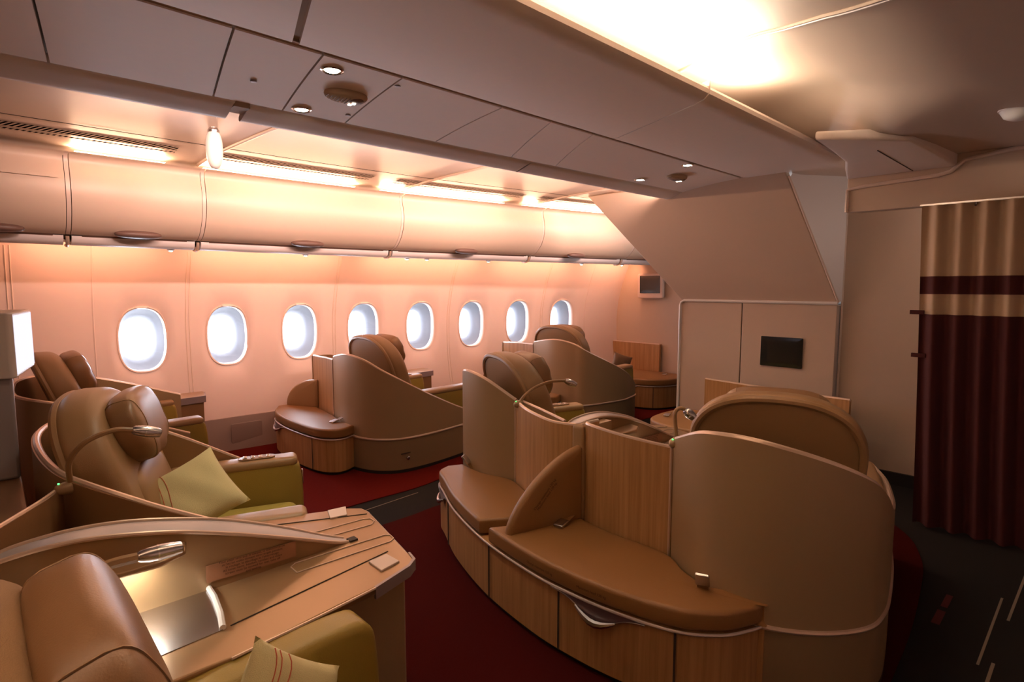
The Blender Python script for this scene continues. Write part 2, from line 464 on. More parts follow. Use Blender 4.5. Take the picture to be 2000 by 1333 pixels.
# the cove surface between bins and valance
COVE = [(1.0,2.19),(1.03,2.218),(1.08,2.226),(1.16,2.228),(1.24,2.236),(1.38,2.252),(1.52,2.264),(1.7,2.275),(2.0,2.29),(2.4,2.30),(2.75,2.30)]
def inset(x, i, z): return (x, Yw(x)-i, z)
cx = [-1.7+.3*i for i in range(27)]; cx = [min(x, 6.2) for x in cx]
tag(MB().grid([[inset(x, i, z) for i, z in COVE] for x in cx]).build('ceiling_cove', M['plastic'], angle=60), kind='structure')
tag(MB().grid([[inset(x, i, z-.002) for i, z in ((1.515,2.262),(1.522,2.264))] for x in cx]).build('trim_23', M['gap']), kind='structure')
for k, x in enumerate((1.12, 2.62, 4.0, 5.3)):
    path = [inset(x+.15*max(0, (i-1.2)), i, z-.004) for i, z in COVE if i > 1.05 and i < 2.45]
    tag(MB().tube(path, .011, 8).build(f'trim_{24+k}', M['plastic']), kind='structure')
# centre dark panels + cove on the far side
def cpanel(x0o, x1o, x0i, x1i, name):
    prof = [(1.93,2.262),(1.93,2.232),(1.90,2.228),(1.6,2.226),(1.32,2.226),(1.262,2.230),(1.236,2.245),(1.232,2.262),(1.245,2.28),(1.30,2.285)]
    rows = []
    for i in range(9):
        t = i/8; r = []
        for y, z in prof:
            u = (1.93-y)/.7; xa = x0o+(x0i-x0o)*min(u,1); xb = x1o+(x1i-x1o)*min(u,1)
            r.append((xa+(xb-xa)*t, y, z))
        rows.append(r)
    mb = MB().grid(rows)
    mb.grid([[(p[0], p[1], p[2]) for p in rows[0]], [(p[0], p[1], 2.30) for p in rows[0]]])
    mb.grid([[(p[0], p[1], p[2]) for p in rows[-1]], [(p[0], p[1], 2.30) for p in rows[-1]]])
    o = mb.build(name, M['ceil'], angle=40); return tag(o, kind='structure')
cpanel(-1.7, .82, -1.7, .60, 'ceiling_10')
cpanel(.845, 2.60, .625, 2.33, 'ceiling_11')
cpanel(2.608, 4.72, 2.338, 4.72, 'ceiling_12')
# curved ceiling over the right aisle
CP = [(2.0,2.46),(1.75,2.46),(1.45,2.455),(1.2,2.43),(1.0,2.38),(.8,2.30),(.6,2.225),(.4,2.175),(.1,2.14),(-.3,2.10),(-.7,2.0),(-1.0,1.85),(-1.2,1.65),(-1.3,1.45)]
CPs = [(p.x, p.y) for p in crom([(a, b, 0) for a, b in CP], 4)]
def pw(T, y):
    for (a, b), (c, d) in zip(T, T[1:]):
        if c <= y <= a: return b+(d-b)*(y-a)/(c-a)
    return T[0][1] if y > T[0][0] else T[-1][1]
SE1 = [(1.75,2.62),(1.43,2.5),(1.17,2.36),(.92,2.16),(.66,1.93),(.49,1.82),(.2,1.66),(-.3,1.5),(-1.3,1.3)]
SE2 = [(1.75,3.6),(1.45,3.42),(1.19,3.2),(.91,2.94),(.71,2.78),(.4,2.62),(0,2.5),(-1.3,2.3)]
def lowz(x, y, z):
    t = (x-pw(SE2, y))/.45; t = min(1, max(0, t)); t = t*t*(3-2*t)
    zl = min(z-.012, 2.165+.10*min(1, max(0, (y-.75)/.5))) if y > .3 else z-.012*min(1, max(0, (y+.4)/.5))
    return z+(zl-z)*t
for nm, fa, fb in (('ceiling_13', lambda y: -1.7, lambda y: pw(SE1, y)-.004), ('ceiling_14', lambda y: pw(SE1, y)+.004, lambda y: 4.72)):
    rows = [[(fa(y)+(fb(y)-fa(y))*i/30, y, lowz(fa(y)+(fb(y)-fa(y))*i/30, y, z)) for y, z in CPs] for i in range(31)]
    tag(MB().grid(rows).build(nm, M['ceil_shaded'], angle=60), kind='structure')
tag(MB().tube([(pw(SE1, y), y, z-.001) for y, z in CPs if y < 1.7], .007, 6).build('trim_30', M['groove']), kind='structure')
tag(MB().tube([(pw(SE1, y)+.014, y, z-.002) for y, z in CPs if y < 1.7], .006, 6).build('trim_31', M['ceil']), kind='structure')
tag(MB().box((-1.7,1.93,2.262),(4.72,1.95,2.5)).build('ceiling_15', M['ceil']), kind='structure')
tag(MB().box((-1.75,-1.4,2.62),(6.3,5.4,2.66)).build('ceiling_roof', M['gap']), kind='structure')
# lowered soffit box by the curtain
def soff(u, v, w): return (u, v, w + (0 if w > 2.16 else .066*max(0, 4.06-u)/.95 - .0))
sof = soft_prism([(3.14,1.075),(3.27,.885),(3.42,.72),(3.7,.675),(4.06,.635),(4.06,1.19),(3.85,1.14),(3.66,1.085),(3.4,1.078)], 2.098, 2.205, .016, f=soff)
so = empty('ceiling_soffit'); tag(so, kind='structure')
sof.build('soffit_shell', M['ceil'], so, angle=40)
MB().add([(3.50,.885,2.1345),(4.04,.835,2.0975),(4.04,.840,2.0975),(3.50,.890,2.1345),(3.50,.885,2.139),(4.04,.835,2.102),(4.04,.840,2.102),(3.50,.890,2.139)], [(3,2,1,0),(4,5,6,7),(0,1,5,4),(1,2,6,5),(2,3,7,6),(3,0,4,7)]).build('soffit_joint', M['gap'], so)
# beam above the curtain
bm_ = empty('curtain_beam', (4.06, 0, 1.89), 0, 'flat cream beam across the aisle that carries the burgundy curtain', 'beam')
MB().box((0,-1.3,0),(.09,1.185,.36)).build('beam_face', M['monu'], bm_, bevel=.006)
MB().tube([(-.006,1.18,.002),(-.006,1.18,.14),(-.006,1.10,.152),(-.006,.72,.168),(-.006,.66,.18),(-.006,.60,.235),(-.006,.4,.262),(-.006,.0,.262),(-.006,-1.2,.20)], .012, 8).build('beam_piping', M['frame'], bm_)

# staircase housing (centre partition)
st = empty('staircase_housing', (4.65, 2.0, 0), 0, 'tall cream centre partition with slanted stair underside and flat screen panel', 'partition')
X0 = 0.
MB().box((0,-.62,.02),(1.5,.095,1.285)).build('lower_panel', M['monu'], st, bevel=.004)
MB().box((0,.103,.02),(1.5,.655,1.285)).build('lower_panel', M['monu'], st, bevel=.004)
MB().box((.012,-.612,0),(1.49,.655,1.29)).build('core', M['gap'], st)
MB().tube([(-.004,-.625,1.297),(-.004,.635,1.297),(-.004,.66,1.28),(-.004,.668,1.25),(-.004,.668,.05)], .013, 8).build('edge_trim', M['white'], st)
sl = [(-.41,1.43,2.265),(-.454,-.372,2.239),(0,-.622,1.30),(0,.66,1.30)]
sv = [Vector(p) for p in sl]; nrm = Vector((.9,0,.43)).normalized()*.05
MB().add([tuple(p) for p in sv]+[tuple(p+nrm) for p in sv], [(0,1,2,3),(7,6,5,4),(0,4,5,1),(1,5,6,2),(2,6,7,3),(3,7,4,0)]).build('slanted_panel', M['monu'], st, bevel=.008)
MB().add([(-.425,-.40,2.19),(.0,-.632,1.31),(.06,-.632,1.31),(.06,-.632,2.3),(-.02,-.46,2.3),(-.3,-.40,2.3)], [(0,1,2,3,4,5)]).build('side_cheek', M['valance'], st)
MB().tube([(-.425,-.392,2.2),(-.004,-.628,1.305)], .008, 8).build('cheek_trim', M['frame'], st)
MB().tube([(.07,-.632,.02),(.065,-.632,2.3)], .008, 8).build('corner_trim', M['frame'], st)
sc = empty('wall_screen', (4.64, 1.765, .90), 0, 'black flat screen set in the cream centre partition', 'screen')
soft_prism(rect2(.162, .120, .006), 0, .012, .003, f=lambda u, v, w: (-w+.008, u, v)).build('screen_panel', M['screen'], sc)
# bulkhead monitor
mo = empty('wall_monitor', (6.19, 3.95, 1.43), 0, 'small monitor in a cream frame high on the front bulkhead', 'screen')
ft = lambda u, v, w: (-.01-w-.03*(v+.15), u, v)
soft_prism(rect2(.185, .155, .03), 0, .05, .015, f=ft).build('monitor_case', M['pink'], mo)
soft_prism(rect2(.145, .108, .004), .048, .054, .002, f=lambda u, v, w: ft(u, v+.018, w)).build('monitor_glass', M['screen'], mo)

# ------------------------------------------------------------------ overhead bins
DOOR = [(.90,1.738),(.965,1.765),(1.03,1.83),(1.07,1.91),(1.085,1.99),(1.08,2.06),(1.065,2.12),(1.06,2.16),(1.075,2.185),(1.11,2.196)]
DOOR = [(p.x, p.y) for p in crom([(a, b, 0) for a, b in DOOR], 4)]
LIP = [(.20,1.735),(.5,1.715),(.78,1.682),(.83,1.678),(.862,1.69),(.878,1.712),(.882,1.733)]
LIP = [(p.x, p.y) for p in crom([(a, b, 0) for a, b in LIP], 4)]
BX = [-1.7, -.55, .43, 1.15, 2.65, 4.15, 5.4, 6.19]
blab = ['overhead bin farthest left by the lamp box, cut off by the photo edge', 'overhead bin at the left edge with a flat rectangular flap on its upper part', 'cream overhead bin above the first window, left of the hanging oval lamp',
        'long cream overhead bin just right of the hanging oval lamp', 'cream overhead bin above the fourth and fifth windows', 'cream overhead bin above the sixth and seventh windows', 'last cream overhead bin, half hidden behind the slanted stair panel']
for k, (a, b) in enumerate(zip(BX, BX[1:])):
    bn = empty('overhead_bin', ((a+b)/2, Yw((a+b)/2)-.9, 1.74)); tag(bn, blab[k], 'overhead bin', 'overhead bins along the side wall')
    L = Vector(bn.location); n = 8
    def row(prof, x): return [tuple(Vector(inset(x, i, z))-L) for i, z in prof]
    g = .014
    xs_ = [a+g+(b-a-2*g)*i/n for i in range(n+1)]
    d = MB().grid([row(DOOR, x) for x in xs_])
    for x in (xs_[0], xs_[-1]): d.grid([row(DOOR, x), row([(i-.05, z) for i, z in DOOR], x)])
    d.build('bin_door', M['plastic'], bn, angle=50)
    jx = [a-.014, a+.014]
    MB().grid([row([(i-.003, z) for i, z in DOOR], x) for x in (a-.0105, a-.005, a+.005, a+.0105)]).build('bin_edge', M['frame'], bn)
    lp = MB().grid([row(LIP, a+.02+(b-a-.04)*i/n) for i in range(n+1)])
    for x in (a+.02, b-.02): lp.grid([row(LIP, x), row([(i-.02, z+.02) for i, z in LIP], x)])
    lp.build('bin_valance', M['valance'], bn, angle=50)
    MB().tube([tuple(Vector(inset(a+.0, i-.004, z-.004))-L) for i, z in LIP[8:]], .010, 8).build('valance_rib', M['rim'], bn)
    MB().grid([row([(.883,1.728),(.898,1.744)], a+.07+(b-a-.14)*i/n) for i in range(n+1)]).build('latch_strip', M['handle'], bn)
    mx_ = {0: -1.0, 1: .10, 2: .785, 3: 1.90, 4: 3.36, 5: 4.69, 6: 5.75}[k]
    hp = Vector(inset(mx_, .962, 1.752))-L
    MB().puff(hp, (.26, .10, .05), .8, .9).build('bin_latch', M['handle'], bn)
    if k == 1:
        f0 = MB().grid([row([(i+.012, z) for i, z in DOOR if z > 2.04], a+.1+(b-a-.14)*i/n) for i in range(n+1)])
        f0.build('bin_flap', M['plastic'], bn)
    # back side so light does not leak
    MB().grid([row([(.2,1.75),(.6,1.76),(.6,2.2),(1.0,2.2)], x) for x in (a, b)]).build('bin_body', M['gap'], bn)
# reading lights under the bins
for k, (x, lab) in enumerate(((1.0, 'tiny round reading light under the bin valance above the first window'), (1.95, 'tiny round reading light under the bin valance above the third window'),
        (2.86, 'left one of the two tiny lights under the valance above the fourth window'), (3.06, 'right one of the two tiny lights under the valance above the fourth window'),
        (3.73, 'tiny round reading light under the valance above the sixth window'), (4.93, 'tiny reading light under the valance above the seventh window'), (5.5, 'tiny reading light under the valance nearest the bulkhead monitor'))):
    r = empty('reading_light', inset(x, .79, 1.680)); tag(r, lab, 'light', 'reading lights under the bins')
    MB().lathe([(.022,.006),(.024,-.006),(.016,-.012)], n=16).build('light_ring', M['steel'], r)
    MB().lathe([(.013,-.010),(.010,-.016)], n=12).build('light_lens', M['lampon'], r)
# vent grilles and the mood light strips above the bins
bays = [(-1.0,.94,.44,'first'),(1.17,2.24,1.12,'second'),(2.44,3.68,2.42,'third'),(3.86,5.1,3.86,'fourth')]
for x0, x1, xl, nm in bays:
    m_ = (x0+x1)/2; c = Vector(inset(m_, 1.4, 2.245))
    v = empty('air_vent', c); tag(v, f'long slotted air vent above the bins, {nm} from the left', 'vent', 'slotted air vents above the bins')
    def vr(x): return [tuple(Vector(inset(x, i, z))-c) for i, z in ((1.335,2.2435),(1.375,2.248),(1.40,2.2505))]
    MB().grid([vr(x0+(x1-x0)*i/12) for i in range(13)]).build('vent_slots', M['slats'], v)
    def vr2(x): return [tuple(Vector(inset(x, i, z))-c) for i, z in ((1.285,2.2375),(1.305,2.240))]
    MB().grid([vr2(x0+(x1-x0)*i/12) for i in range(13)]).build('vent_lower_slots', M['slats'], v)
    # light strip
    xm = (xl+x1)/2; ln = x1-xl-.04
    s_ = empty('light_strip', inset(xm, 1.075, 2.2)); tag(s_, f'glowing peach light strip along the bin tops, {nm} from the left', 'light', 'peach light strips on the bins')
    c2 = Vector(s_.location)
    def er(x): return [tuple(Vector(inset(x, i, z))-c2) for i, z in ((1.075,2.206),(1.105,2.206))]
    MB().grid([er(xl+.03+ln*i/10) for i in range(11)]).build('light_tube', M['peach'], s_)
    sl_ = (Yw(x1)-Yw(xl))/(x1-xl)
    l = light('strip_glow', inset(xm, 1.118, 2.2005), (0, -.62, .78), (ln, .02), 13*ln, (1, .58, .36))
    l.rotation_euler.rotate_axis('Y', 0)
    l.rotation_euler = (Matrix.Rotation(math.atan(sl_), 3, 'Z') @ l.rotation_euler.to_matrix()).to_euler()
    l = light('valance_glow', (xm, gutY(xm)+.195, 2.20), (0, .98, -.06), (ln*.9, .04), 9.5*ln, (1, .62, .50), 84)
for x0, x1 in ((.2,1.05),(1.25,2.5),(2.7,4.05),(4.2,5.3),(5.45,6.1)):
    xm = (x0+x1)/2; sl_ = (Yw(x1)-Yw(x0))/(x1-x0)
    l = light('wall_wash', inset(xm, .42, 1.70), (0, .75, -.55), (x1-x0, .04), 5.2*(x1-x0), (1, .43, .24))
    l.rotation_euler = (Matrix.Rotation(math.atan(sl_), 3, 'Z') @ l.rotation_euler.to_matrix()).to_euler()

# hanging oval lamp
hl = empty('hanging_lamp', (1.0, 3.42, 2.17), 0, 'white oval capsule lamp hanging from a short arm at the bins', 'lamp')
MB().puff((0,0,0), (.085, .085, .21), .8, 1.).build('lamp_capsule', M['white'], hl)
MB().tube([(0,0,.10),(-.01,-.03,.14),(-.05,-.25,.13),(-.1,-.62,.055)], .013, 8).build('lamp_arm', M['valance'], hl)
MB().lathe([(.028,.085),(.03,.10),(.02,.115)], n=16).build('lamp_collar', M['steel'], hl)

# ceiling spot lights and sign units
def spot(x, y, lab):
    z = ZA+(ZB-ZA)*(gutY(x)-y)/(gutY(x)-1.955)
    r = empty('ceiling_spotlight', (x, y, z)); tag(r, lab, 'light', 'spotlights in the aisle ceiling')
    MB().lathe([(.040,.012),(.043,-.001),(.036,-.004),(.030,.006)], n=28).build('spot_ring', M['chrome'], r)
    MB().lathe([(.030,.004),(.024,-.002),(.012,-.004)], n=20).build('spot_bulb', M['lampon'], r)
    l = light('spot_glow', (x, y, z-.02), (0, 0, -1), (.05, .05), 1.6, (1, .85, .6), 100, 'DISK')
spot(1.02, 2.05, 'bright spotlight nearer the centre panel beside the near sign unit')
spot(1.09, 2.49, 'dimmer spotlight nearer the bins beside the near sign unit')
spot(3.50, 1.99, 'far spotlight nearer the centre panel beside the far sign unit')
spot(3.56, 2.40, 'far spotlight nearer the bins beside the far sign unit')
def signunit(x, y, lab):
    z = ZA+(ZB-ZA)*(gutY(x)-y)/(gutY(x)-1.955)
    r = empty('sign_unit', (x, y, z)); tag(r, lab, 'sign', 'oval sign units in the aisle ceiling')
    r.rotation_euler = (0, 0, math.radians(-8))
    MB().puff((0,0,0), (.18, .11, .05), .8, .9).build('sign_housing', M['cur_c'], r)
    rb = MB()
    for i in range(7):
        xx = -.078+.014*i; w = .036*math.sqrt(max(0, 1-(xx/.09)**2))
        rb.tube([(xx, -w, -.0205*math.sqrt(max(.02,1-(xx/.095)**2))), (xx-.003, 0, -.027*math.sqrt(max(.02,1-(xx/.09)**2))), (xx, w, -.0205*math.sqrt(max(.02,1-(xx/.095)**2)))], .0025, 6)
    rb.build('sign_grille', M['handle'], r)
    MB().puff((.032,0,-.012), (.085, .085, .034), .9, .9).build('sign_lens', M['handle'], r)
    MB().box((.012,.002,-.032),(.026,.018,-.0285)).build('sign_symbol', M['signa'], r)
    MB().box((.022,-.016,-.032),(.036,.0,-.0285)).build('sign_symbol', M['signa'], r)
    MB().box((.018,-.001,-.0315),(.030,.003,-.0285)).build('sign_symbol_red', M['signb'], r)
signunit(1.17, 2.235, 'oval ribbed sign unit between the two near ceiling spotlights')
signunit(3.73, 2.20, 'oval sign unit between the two far ceiling spotlights')
for (x, y, lab) in ((.83,2.32,'round grey screw cap on the ceiling hatch left of the near sign unit'), (1.29,2.03,'round grey screw cap near the centre panel beyond the near sign unit'), (1.285,2.44,'round grey screw cap near the valance beyond the near sign unit')):
    z = ZA+(ZB-ZA)*(gutY(x)-y)/(gutY(x)-1.955)
    o = MB().lathe([(.012,.004),(.012,-.003),(.009,-.004)], n=16).build('screw_cap', M['mauve']); o.location = (x, y, z+.003)
    tag(o, lab, 'fastener', 'screw caps in the aisle ceiling')
sd = empty('smoke_detector', (3.2, .30, 2.155), 0, 'white round smoke detector on the ceiling at the right edge', 'smoke detector')
MB().lathe([(.07,.02),(.072,0),(.055,-.03),(.03,-.042),(.005,-.045)], n=28).build('detector_body', M['white'], sd)
MB().lathe([(.074,.018),(.076,.006),(.074,-.002)], n=28).build('detector_ring', M['ceil'], sd)

# main cove light
cl = empty('cove_light', (.6, 1.36, 2.30), 0, 'long warm white tube hidden in the recess above the centre ceiling panel', 'light')
MB().box((-2.2,-.012,0),(2.3,.012,.012)).build('light_tube', M['lampon'], cl)
light('cove_glow', (.6, 1.34, 2.315), (0, -.55, .75), (4.5, .05), 78, (1, .80, .60))

# added fill lamp behind the curtain, brightens the dark stair housing cheek
light('cheek_fill', (4.40, .45, 2.05), (-.15, .75, -.45), (.5, .2), 1.6, (1, .80, .68))
# ------------------------------------------------------------------ curtain
ct = empty('curtain', (4.0, 0, 0), 0, 'pleated burgundy aisle curtain with cream top and one cream stripe', 'curtain')
def fold(s, z):
    k = .75+.25*min(1, (1.9-z)/1.5)
    y = .775 - .075*(1.9-z)/1.9*.9 - s*1.0
    return y, .032*math.sin(s*2*PI*9.2+.6*math.sin(z*1.5))*k
zb = [.02+.09*i for i in range(14)] + [1.262,1.262,1.30,1.34,1.378,1.378,1.42,1.478,1.478,1.52] + [1.55+.05*i for i in range(7)] + [1.882]
bands = [(.02,1.262,'cur_r','curtain_drape'),(1.262,1.378,'cur_c','cream_stripe'),(1.378,1.480,'cur_r','burgundy_stripe'),(1.480,1.882,'cur_c','cream_heading')]
for z0, z1, m_, nm in bands:
    n = max(2, int((z1-z0)/.08))
    rows = []
    for i in range(n+1):
        z = z0+(z1-z0)*i/n; r = []
        for j in range(401):
            s = j/400*1.9; y, x = fold(s, z); r.append((x-.03*(1.9-z)/1.9, y, z))
        rows.append(r)
    MB().grid(rows).build(nm, M[m_], ct, angle=80)
for j in range(6):
    MB().tube([(.0,.70-.17*j,1.885),(.012,.70-.17*j,1.875),(.0,.70-.17*j,1.865)], .006, 6).build('curtain_hook', M['steel'], ct)
MB().box((-.01,-1.25,1.882),(.02,.78,1.892)).build('curtain_rail', M['steel'], ct)
for z, y in ((1.272,.765),(1.02,.745)):
    MB().box((-.016,y-.04,z-.012),(-.004,y+.03,z+.012)).build('curtain_snap', M['cur_r'], ct, bevel=.002)

# ------------------------------------------------------------------ seats
def arch(hw, z0, zs, zt, e=.8, n=14):
    P = [(-hw*.86, z0), (-hw*.97, z0+(zs-z0)*.5)]
    for k in range(n+1):
        a = PI*(1-k/n)
        c, s = math.cos(a), math.sin(a)
        P.append((hw*math.copysign(abs(c)**e, c), zs+(zt-zs)*abs(s)**.85))
    P += [(hw*.97, z0+(zs-z0)*.5), (hw*.86, z0)]
    return P
def make_seat(label, group):
    s = empty('lounge_seat'); tag(s, label, 'seat', group)
    lean = lambda z: -.02-.24*(z-.3)/.7
    bp = arch(.345, .30, .74, 1.015)
    bp = [(p.x, p.y) for p in crom([(a, b, 0) for a, b in bp], 3)]
    f = lambda u, v, w: (lean(v)+w, u, v)
    soft_prism(bp, -.10, .055, .05, .012, f=f).build('backrest', M['leather'], s, angle=60)
    inner = off_poly(bp if area2(bp) > 0 else bp[::-1], .022)
    MB().tube([f(u, v, -.092) for u, v in inner if v > .42], .017, 8).build('back_piping', M['leather'], s)
    # headrest: puffy leather block with a folded front
    mt = Matrix.Rotation(math.radians(-16), 3, 'Y')
    sg = lambda v, e: math.copysign(abs(v)**e, v)
    def hp(ph, th, k=1.):
        p = mt @ Vector((.066*k*sg(math.cos(ph), .62)*sg(math.cos(th), .5), .225*k*sg(math.cos(ph), .62)*sg(math.sin(th), .5), .143*k*sg(math.sin(ph), .62)))
        x, y, z = p.x-.118, p.y, p.z+.868
        y *= 1-.30*max(0, (.86-z)/.14)**1.5
        fold = (.005*math.sin(y*38+z*9)*max(0, (.90-z)/.16) + .004*math.sin(z*70)*(abs(y)/.22)**4)*(1 if th < PI/2 or th > 3*PI/2 else 0)
        return (x+fold, y, z)
    n_, m_ = 64, 28
    h = MB().add([hp(-PI/2+PI*i/m_, 2*PI*k/n_) for i in range(m_+1) for k in range(n_)],
                 [(i*n_+k, i*n_+(k+1) % n_, (i+1)*n_+(k+1) % n_, (i+1)*n_+k) for i in range(m_) for k in range(n_)])
    ho = h.build('headrest', M['leatherd'], s, angle=70)
    for q in (-1, 1):
        loop = []
        for i in range(23):
            ph = math.radians(-53.5+107*i/22); th = math.asin(min(1, (.72/math.cos(ph)**.62)**2)); loop.append(hp(ph, q*th, 1.004))
        for i in range(22, -1, -1):
            ph = math.radians(-53.5+107*i/22); th = math.asin(min(1, (.72/math.cos(ph)**.62)**2)); loop.append(hp(ph, q*(PI-th), 1.004))
        MB().tube(loop, .0020, 5).build('headrest_seam', M['leather'], ho)
    MB().puff((-.105,0,.56), (.15, .50, .36), .55, .45, 36, 16, Matrix.Rotation(math.radians(-17), 3, 'Y')).build('back_pad', M['leather'], s, angle=70)
    # cushion
    soft_prism(rect2(.29, .30, .05), .24, .355, .045, .012, f=lambda u, v, w: (u+.19, v, w)).build('seat_cushion', M['lime'], s)
    soft_prism(rect2(.25, .27, .04), .02, .25, .01, f=lambda u, v, w: (u+.15, v, w)).build('seat_base', M['olive'], s)
    for q in (-1, 1):
        a = empty('armrest', (0, .39*q, 0)); a.parent = s
        # tapered side pad
        def af(u, v, w): return (u, w, v)
        prof = [(p.x, p.y) for p in crom([(.49,.08,0),(.512,.3,0),(.505,.47,0),(.485,.525,0),(.43,.549,0),(.2,.545,0),(-.05,.528,0),(-.18,.51,0)], 4)] + [(-.18,.08)]
        if True:
            o = soft_prism(prof, -.055, .055, .024, .004, f=lambda u, v, w, q=q: (u, w, v)); o.build('armrest_side', M['olive'], a, angle=60)
            soft_prism(rect2(.29, .060, .03), .507, .556, .022, .003, f=lambda u, v, w: (u+.20, v, w+.03*(u-.1)*.4)).build('armrest_pad', M['leather'], a)
            if q == 1:
                cp = soft_prism(rect2(.085, .03, .028), .555, .5625, .003, f=lambda u, v, w: (u+.3, v, w+.03*(u+.2)*.4)).build('control_panel', M['leatherd'], a)
                kb = MB()
                for i in range(4):
                    for j in (-1, 1): kb.puff((.245+.036*i, .011*j, .567), (.02, .012, .006))
                kb.build('buttons', M['chrome'], cp)
                MB().box((.508,-.012,.40),(.516,.012,.475)).build('release_lever', M['steel'], a, bevel=.004)
    return s
G1 = 'tan leather lounge seats'
s2 = make_seat('tan leather seat with pale green pillow, second from the camera in the rear row', G1)
s2.location = (.56, 2.635, 0); s2.rotation_euler = (0, 0, math.radians(-20))
def seat(loc, rz, label): return tag(dup(s2, None, loc, math.radians(rz)), label)
s1 = seat((.215, .94, 0), 0, 'tan leather seat closest to the camera in the bottom left corner')
for ch in list(s1.children):
    if ch.name.startswith('backrest'):
        ch.material_slots[0].link = 'OBJECT'; ch.material_slots[0].material = M['fabric']; ch['label'] = 'woven tan fabric back'
    if ch.name.startswith('armrest'):
        for g in list(ch.children):
            if g.name.startswith('control_panel'):
                for b in list(g.children): bpy.data.objects.remove(b)
                bpy.data.objects.remove(g)
            elif g.name.startswith('armrest_pad'): bpy.data.objects.remove(g)
s3 = seat((.56, 4.52, 0), 0, 'window seat farthest left, beside the first window')
s4 = seat((2.69, 4.30, 0), 0, 'window seat behind the big shell below the fourth window')
s5 = seat((4.78, 4.03, 0), 0, 'window seat behind the far shell below the eighth window')
s6 = seat((2.63, 2.45, 0), -20, 'centre seat seen from behind, left one of the front pair')
s7 = seat((2.63, 1.01, 0), 20, 'wide rounded centre seat back rising above the big shell on the right')
for st_, q in ((s6, -1), (s7, 1)):      # the console takes the place of the inner armrest
    for a in list(st_.children):
        if a.name.startswith('armrest') and a.location.y*q > 0:
            for g in list(a.children_recursive): bpy.data.objects.remove(g)
            bpy.data.objects.remove(a)
s7.scale = (1, 1, .972)
for ch in s1.children:
    if ch.name.startswith('backrest'):
        ch.material_slots[0].link = 'OBJECT'; ch.material_slots[0].material = M['fabric']

# ------------------------------------------------------------------ privacy shells, wood panels, ottomans
def shell(name, plan, zb, label, cat, side, th=.028, m='shell', low=None, n=8, rimr=.011):
    L = Vector((plan[0][0], plan[0][1], 0))
    r = empty(name, L, 0, label, cat)
    P = [(x-L.x, y-L.y, z) for x, y, z in plan]
    mb, tops = strip_wall(P, zb, th, n, side); mb.build('shell_panel', M[m], r, angle=50)
    MB().tube([tuple(t) for t in tops], rimr, 8).build('top_trim', M['rim'], r)
    if low:
        Q = [(x, y, zb) for x, y, z in P]
        mb, tops = strip_wall([(x, y, zb-.002) for x, y, z in P], low, th-.004, n, side); mb.build('lower_panel', M['shelllow'], r, angle=50)
        C = crom(Q, n); MB().tube([(c.x, c.y, zb) for c in C], .009, 8).build('waist_trim', M['rim'], r)
        mb, tops = strip_wall([(x, y, low) for x, y, z in P], 0.002, th-.012, n, side); mb.build('plinth', M['black'], r, angle=50)
    return r
# right hand centre shell
P7 = [(1.955,1.135,.822),(1.87,1.0,.885),(1.834,.90,.906),(1.835,.80,.909),(1.858,.70,.897),(1.92,.605,.868),(2.0,.53,.829),(2.1,.475,.775),(2.2,.462,.71),(2.35,.475,.62),(2.7,.545,.54),(3.1,.66,.50),(3.4,.78,.47)]
sh7 = shell('privacy_shell', P7, .28, 'large champagne seat shell at the lower right with a rounded top corner', 'seat shell', 1, low=.03, n=8)
P6 = [(2.10,2.19,.799),(2.05,2.36,.890),(2.06,2.52,.921),(2.10,2.64,.915),(2.17,2.72,.89),(2.3,2.77,.82),(2.55,2.78,.66),(2.9,2.80,.50),(3.3,2.82,.46)]
sh6 = shell('privacy_shell', P6, .28, 'champagne shell with pointed top left corner behind the left centre seat', 'seat shell', -1, low=.03)
P4 = [(2.10,4.36,.845),(2.045,4.10,.888),(2.045,3.95,.893),(2.08,3.8,.862),(2.16,3.68,.79),(2.3,3.605,.702),(2.58,3.60,.552),(2.95,3.66,.385),(3.3,3.74,.285)]
sh4 = shell('privacy_shell', P4, .27, 'champagne seat shell sloping down beside the aisle, under the fourth and fifth windows', 'seat shell', 1, low=.03)
D5 = (2.09, -.27, 0)
P5 = [(x+D5[0], y+D5[1], z) for x, y, z in P4[:5]] + [(4.67,3.33,.60),(4.9,3.36,.485),(5.07,3.42,.375),(5.10,3.50,.36)]
sh5 = shell('privacy_shell', P5, .27, 'far champagne seat shell under the last window, near the front bulkhead', 'seat shell', 1, low=.03)
for shx in (sh4, sh5):
    kn = MB().lathe([(.014,0),(.014,-.012),(.009,-.016)], n=16, axis='y').build('shell_knob', M['steel'], shx); kn.location = (.22, -.755, .115)
    gp = MB().box((-.06,-.004,-.003),(.06,.002,.003)).build('shell_slot', M['gap'], shx); gp.location = (.22, -.757, .155)

def woodpanel(plan, zb, label, side, th=.02):
    L = Vector((plan[0][0], plan[0][1], 0)); r = empty('wood_panel', L, 0, label, 'panel')
    P = [(x-L.x, y-L.y, z) for x, y, z in plan]
    mb, tops = strip_wall(P, zb, th, 8, side); mb.build('veneer_panel', M['wood'], r, angle=50)
    MB().tube([tuple(t) for t in tops], .010, 8).build('top_trim', M['rim'], r)
    MB().tube([(P[-1][0], P[-1][1], zb), (P[-1][0], P[-1][1], P[-1][2])], .006, 6).build('edge_trim', M['rim'], r)
    return r
w7 = woodpanel([(2.06,1.60,.80),(1.985,1.605,.797),(1.955,1.52,.795),(1.942,1.38,.79),(1.945,1.24,.786),(1.955,1.145,.784)], .33, 'tall curved maple panel in the middle, between leather pillar and right shell', 1)
w6 = woodpanel([(1.985,1.66,.775),(1.975,1.80,.769),(2.0,1.95,.778),(2.04,2.07,.787),(2.10,2.185,.795)], .33, 'curved maple panel between the left centre shell and the leather pillar', -1)
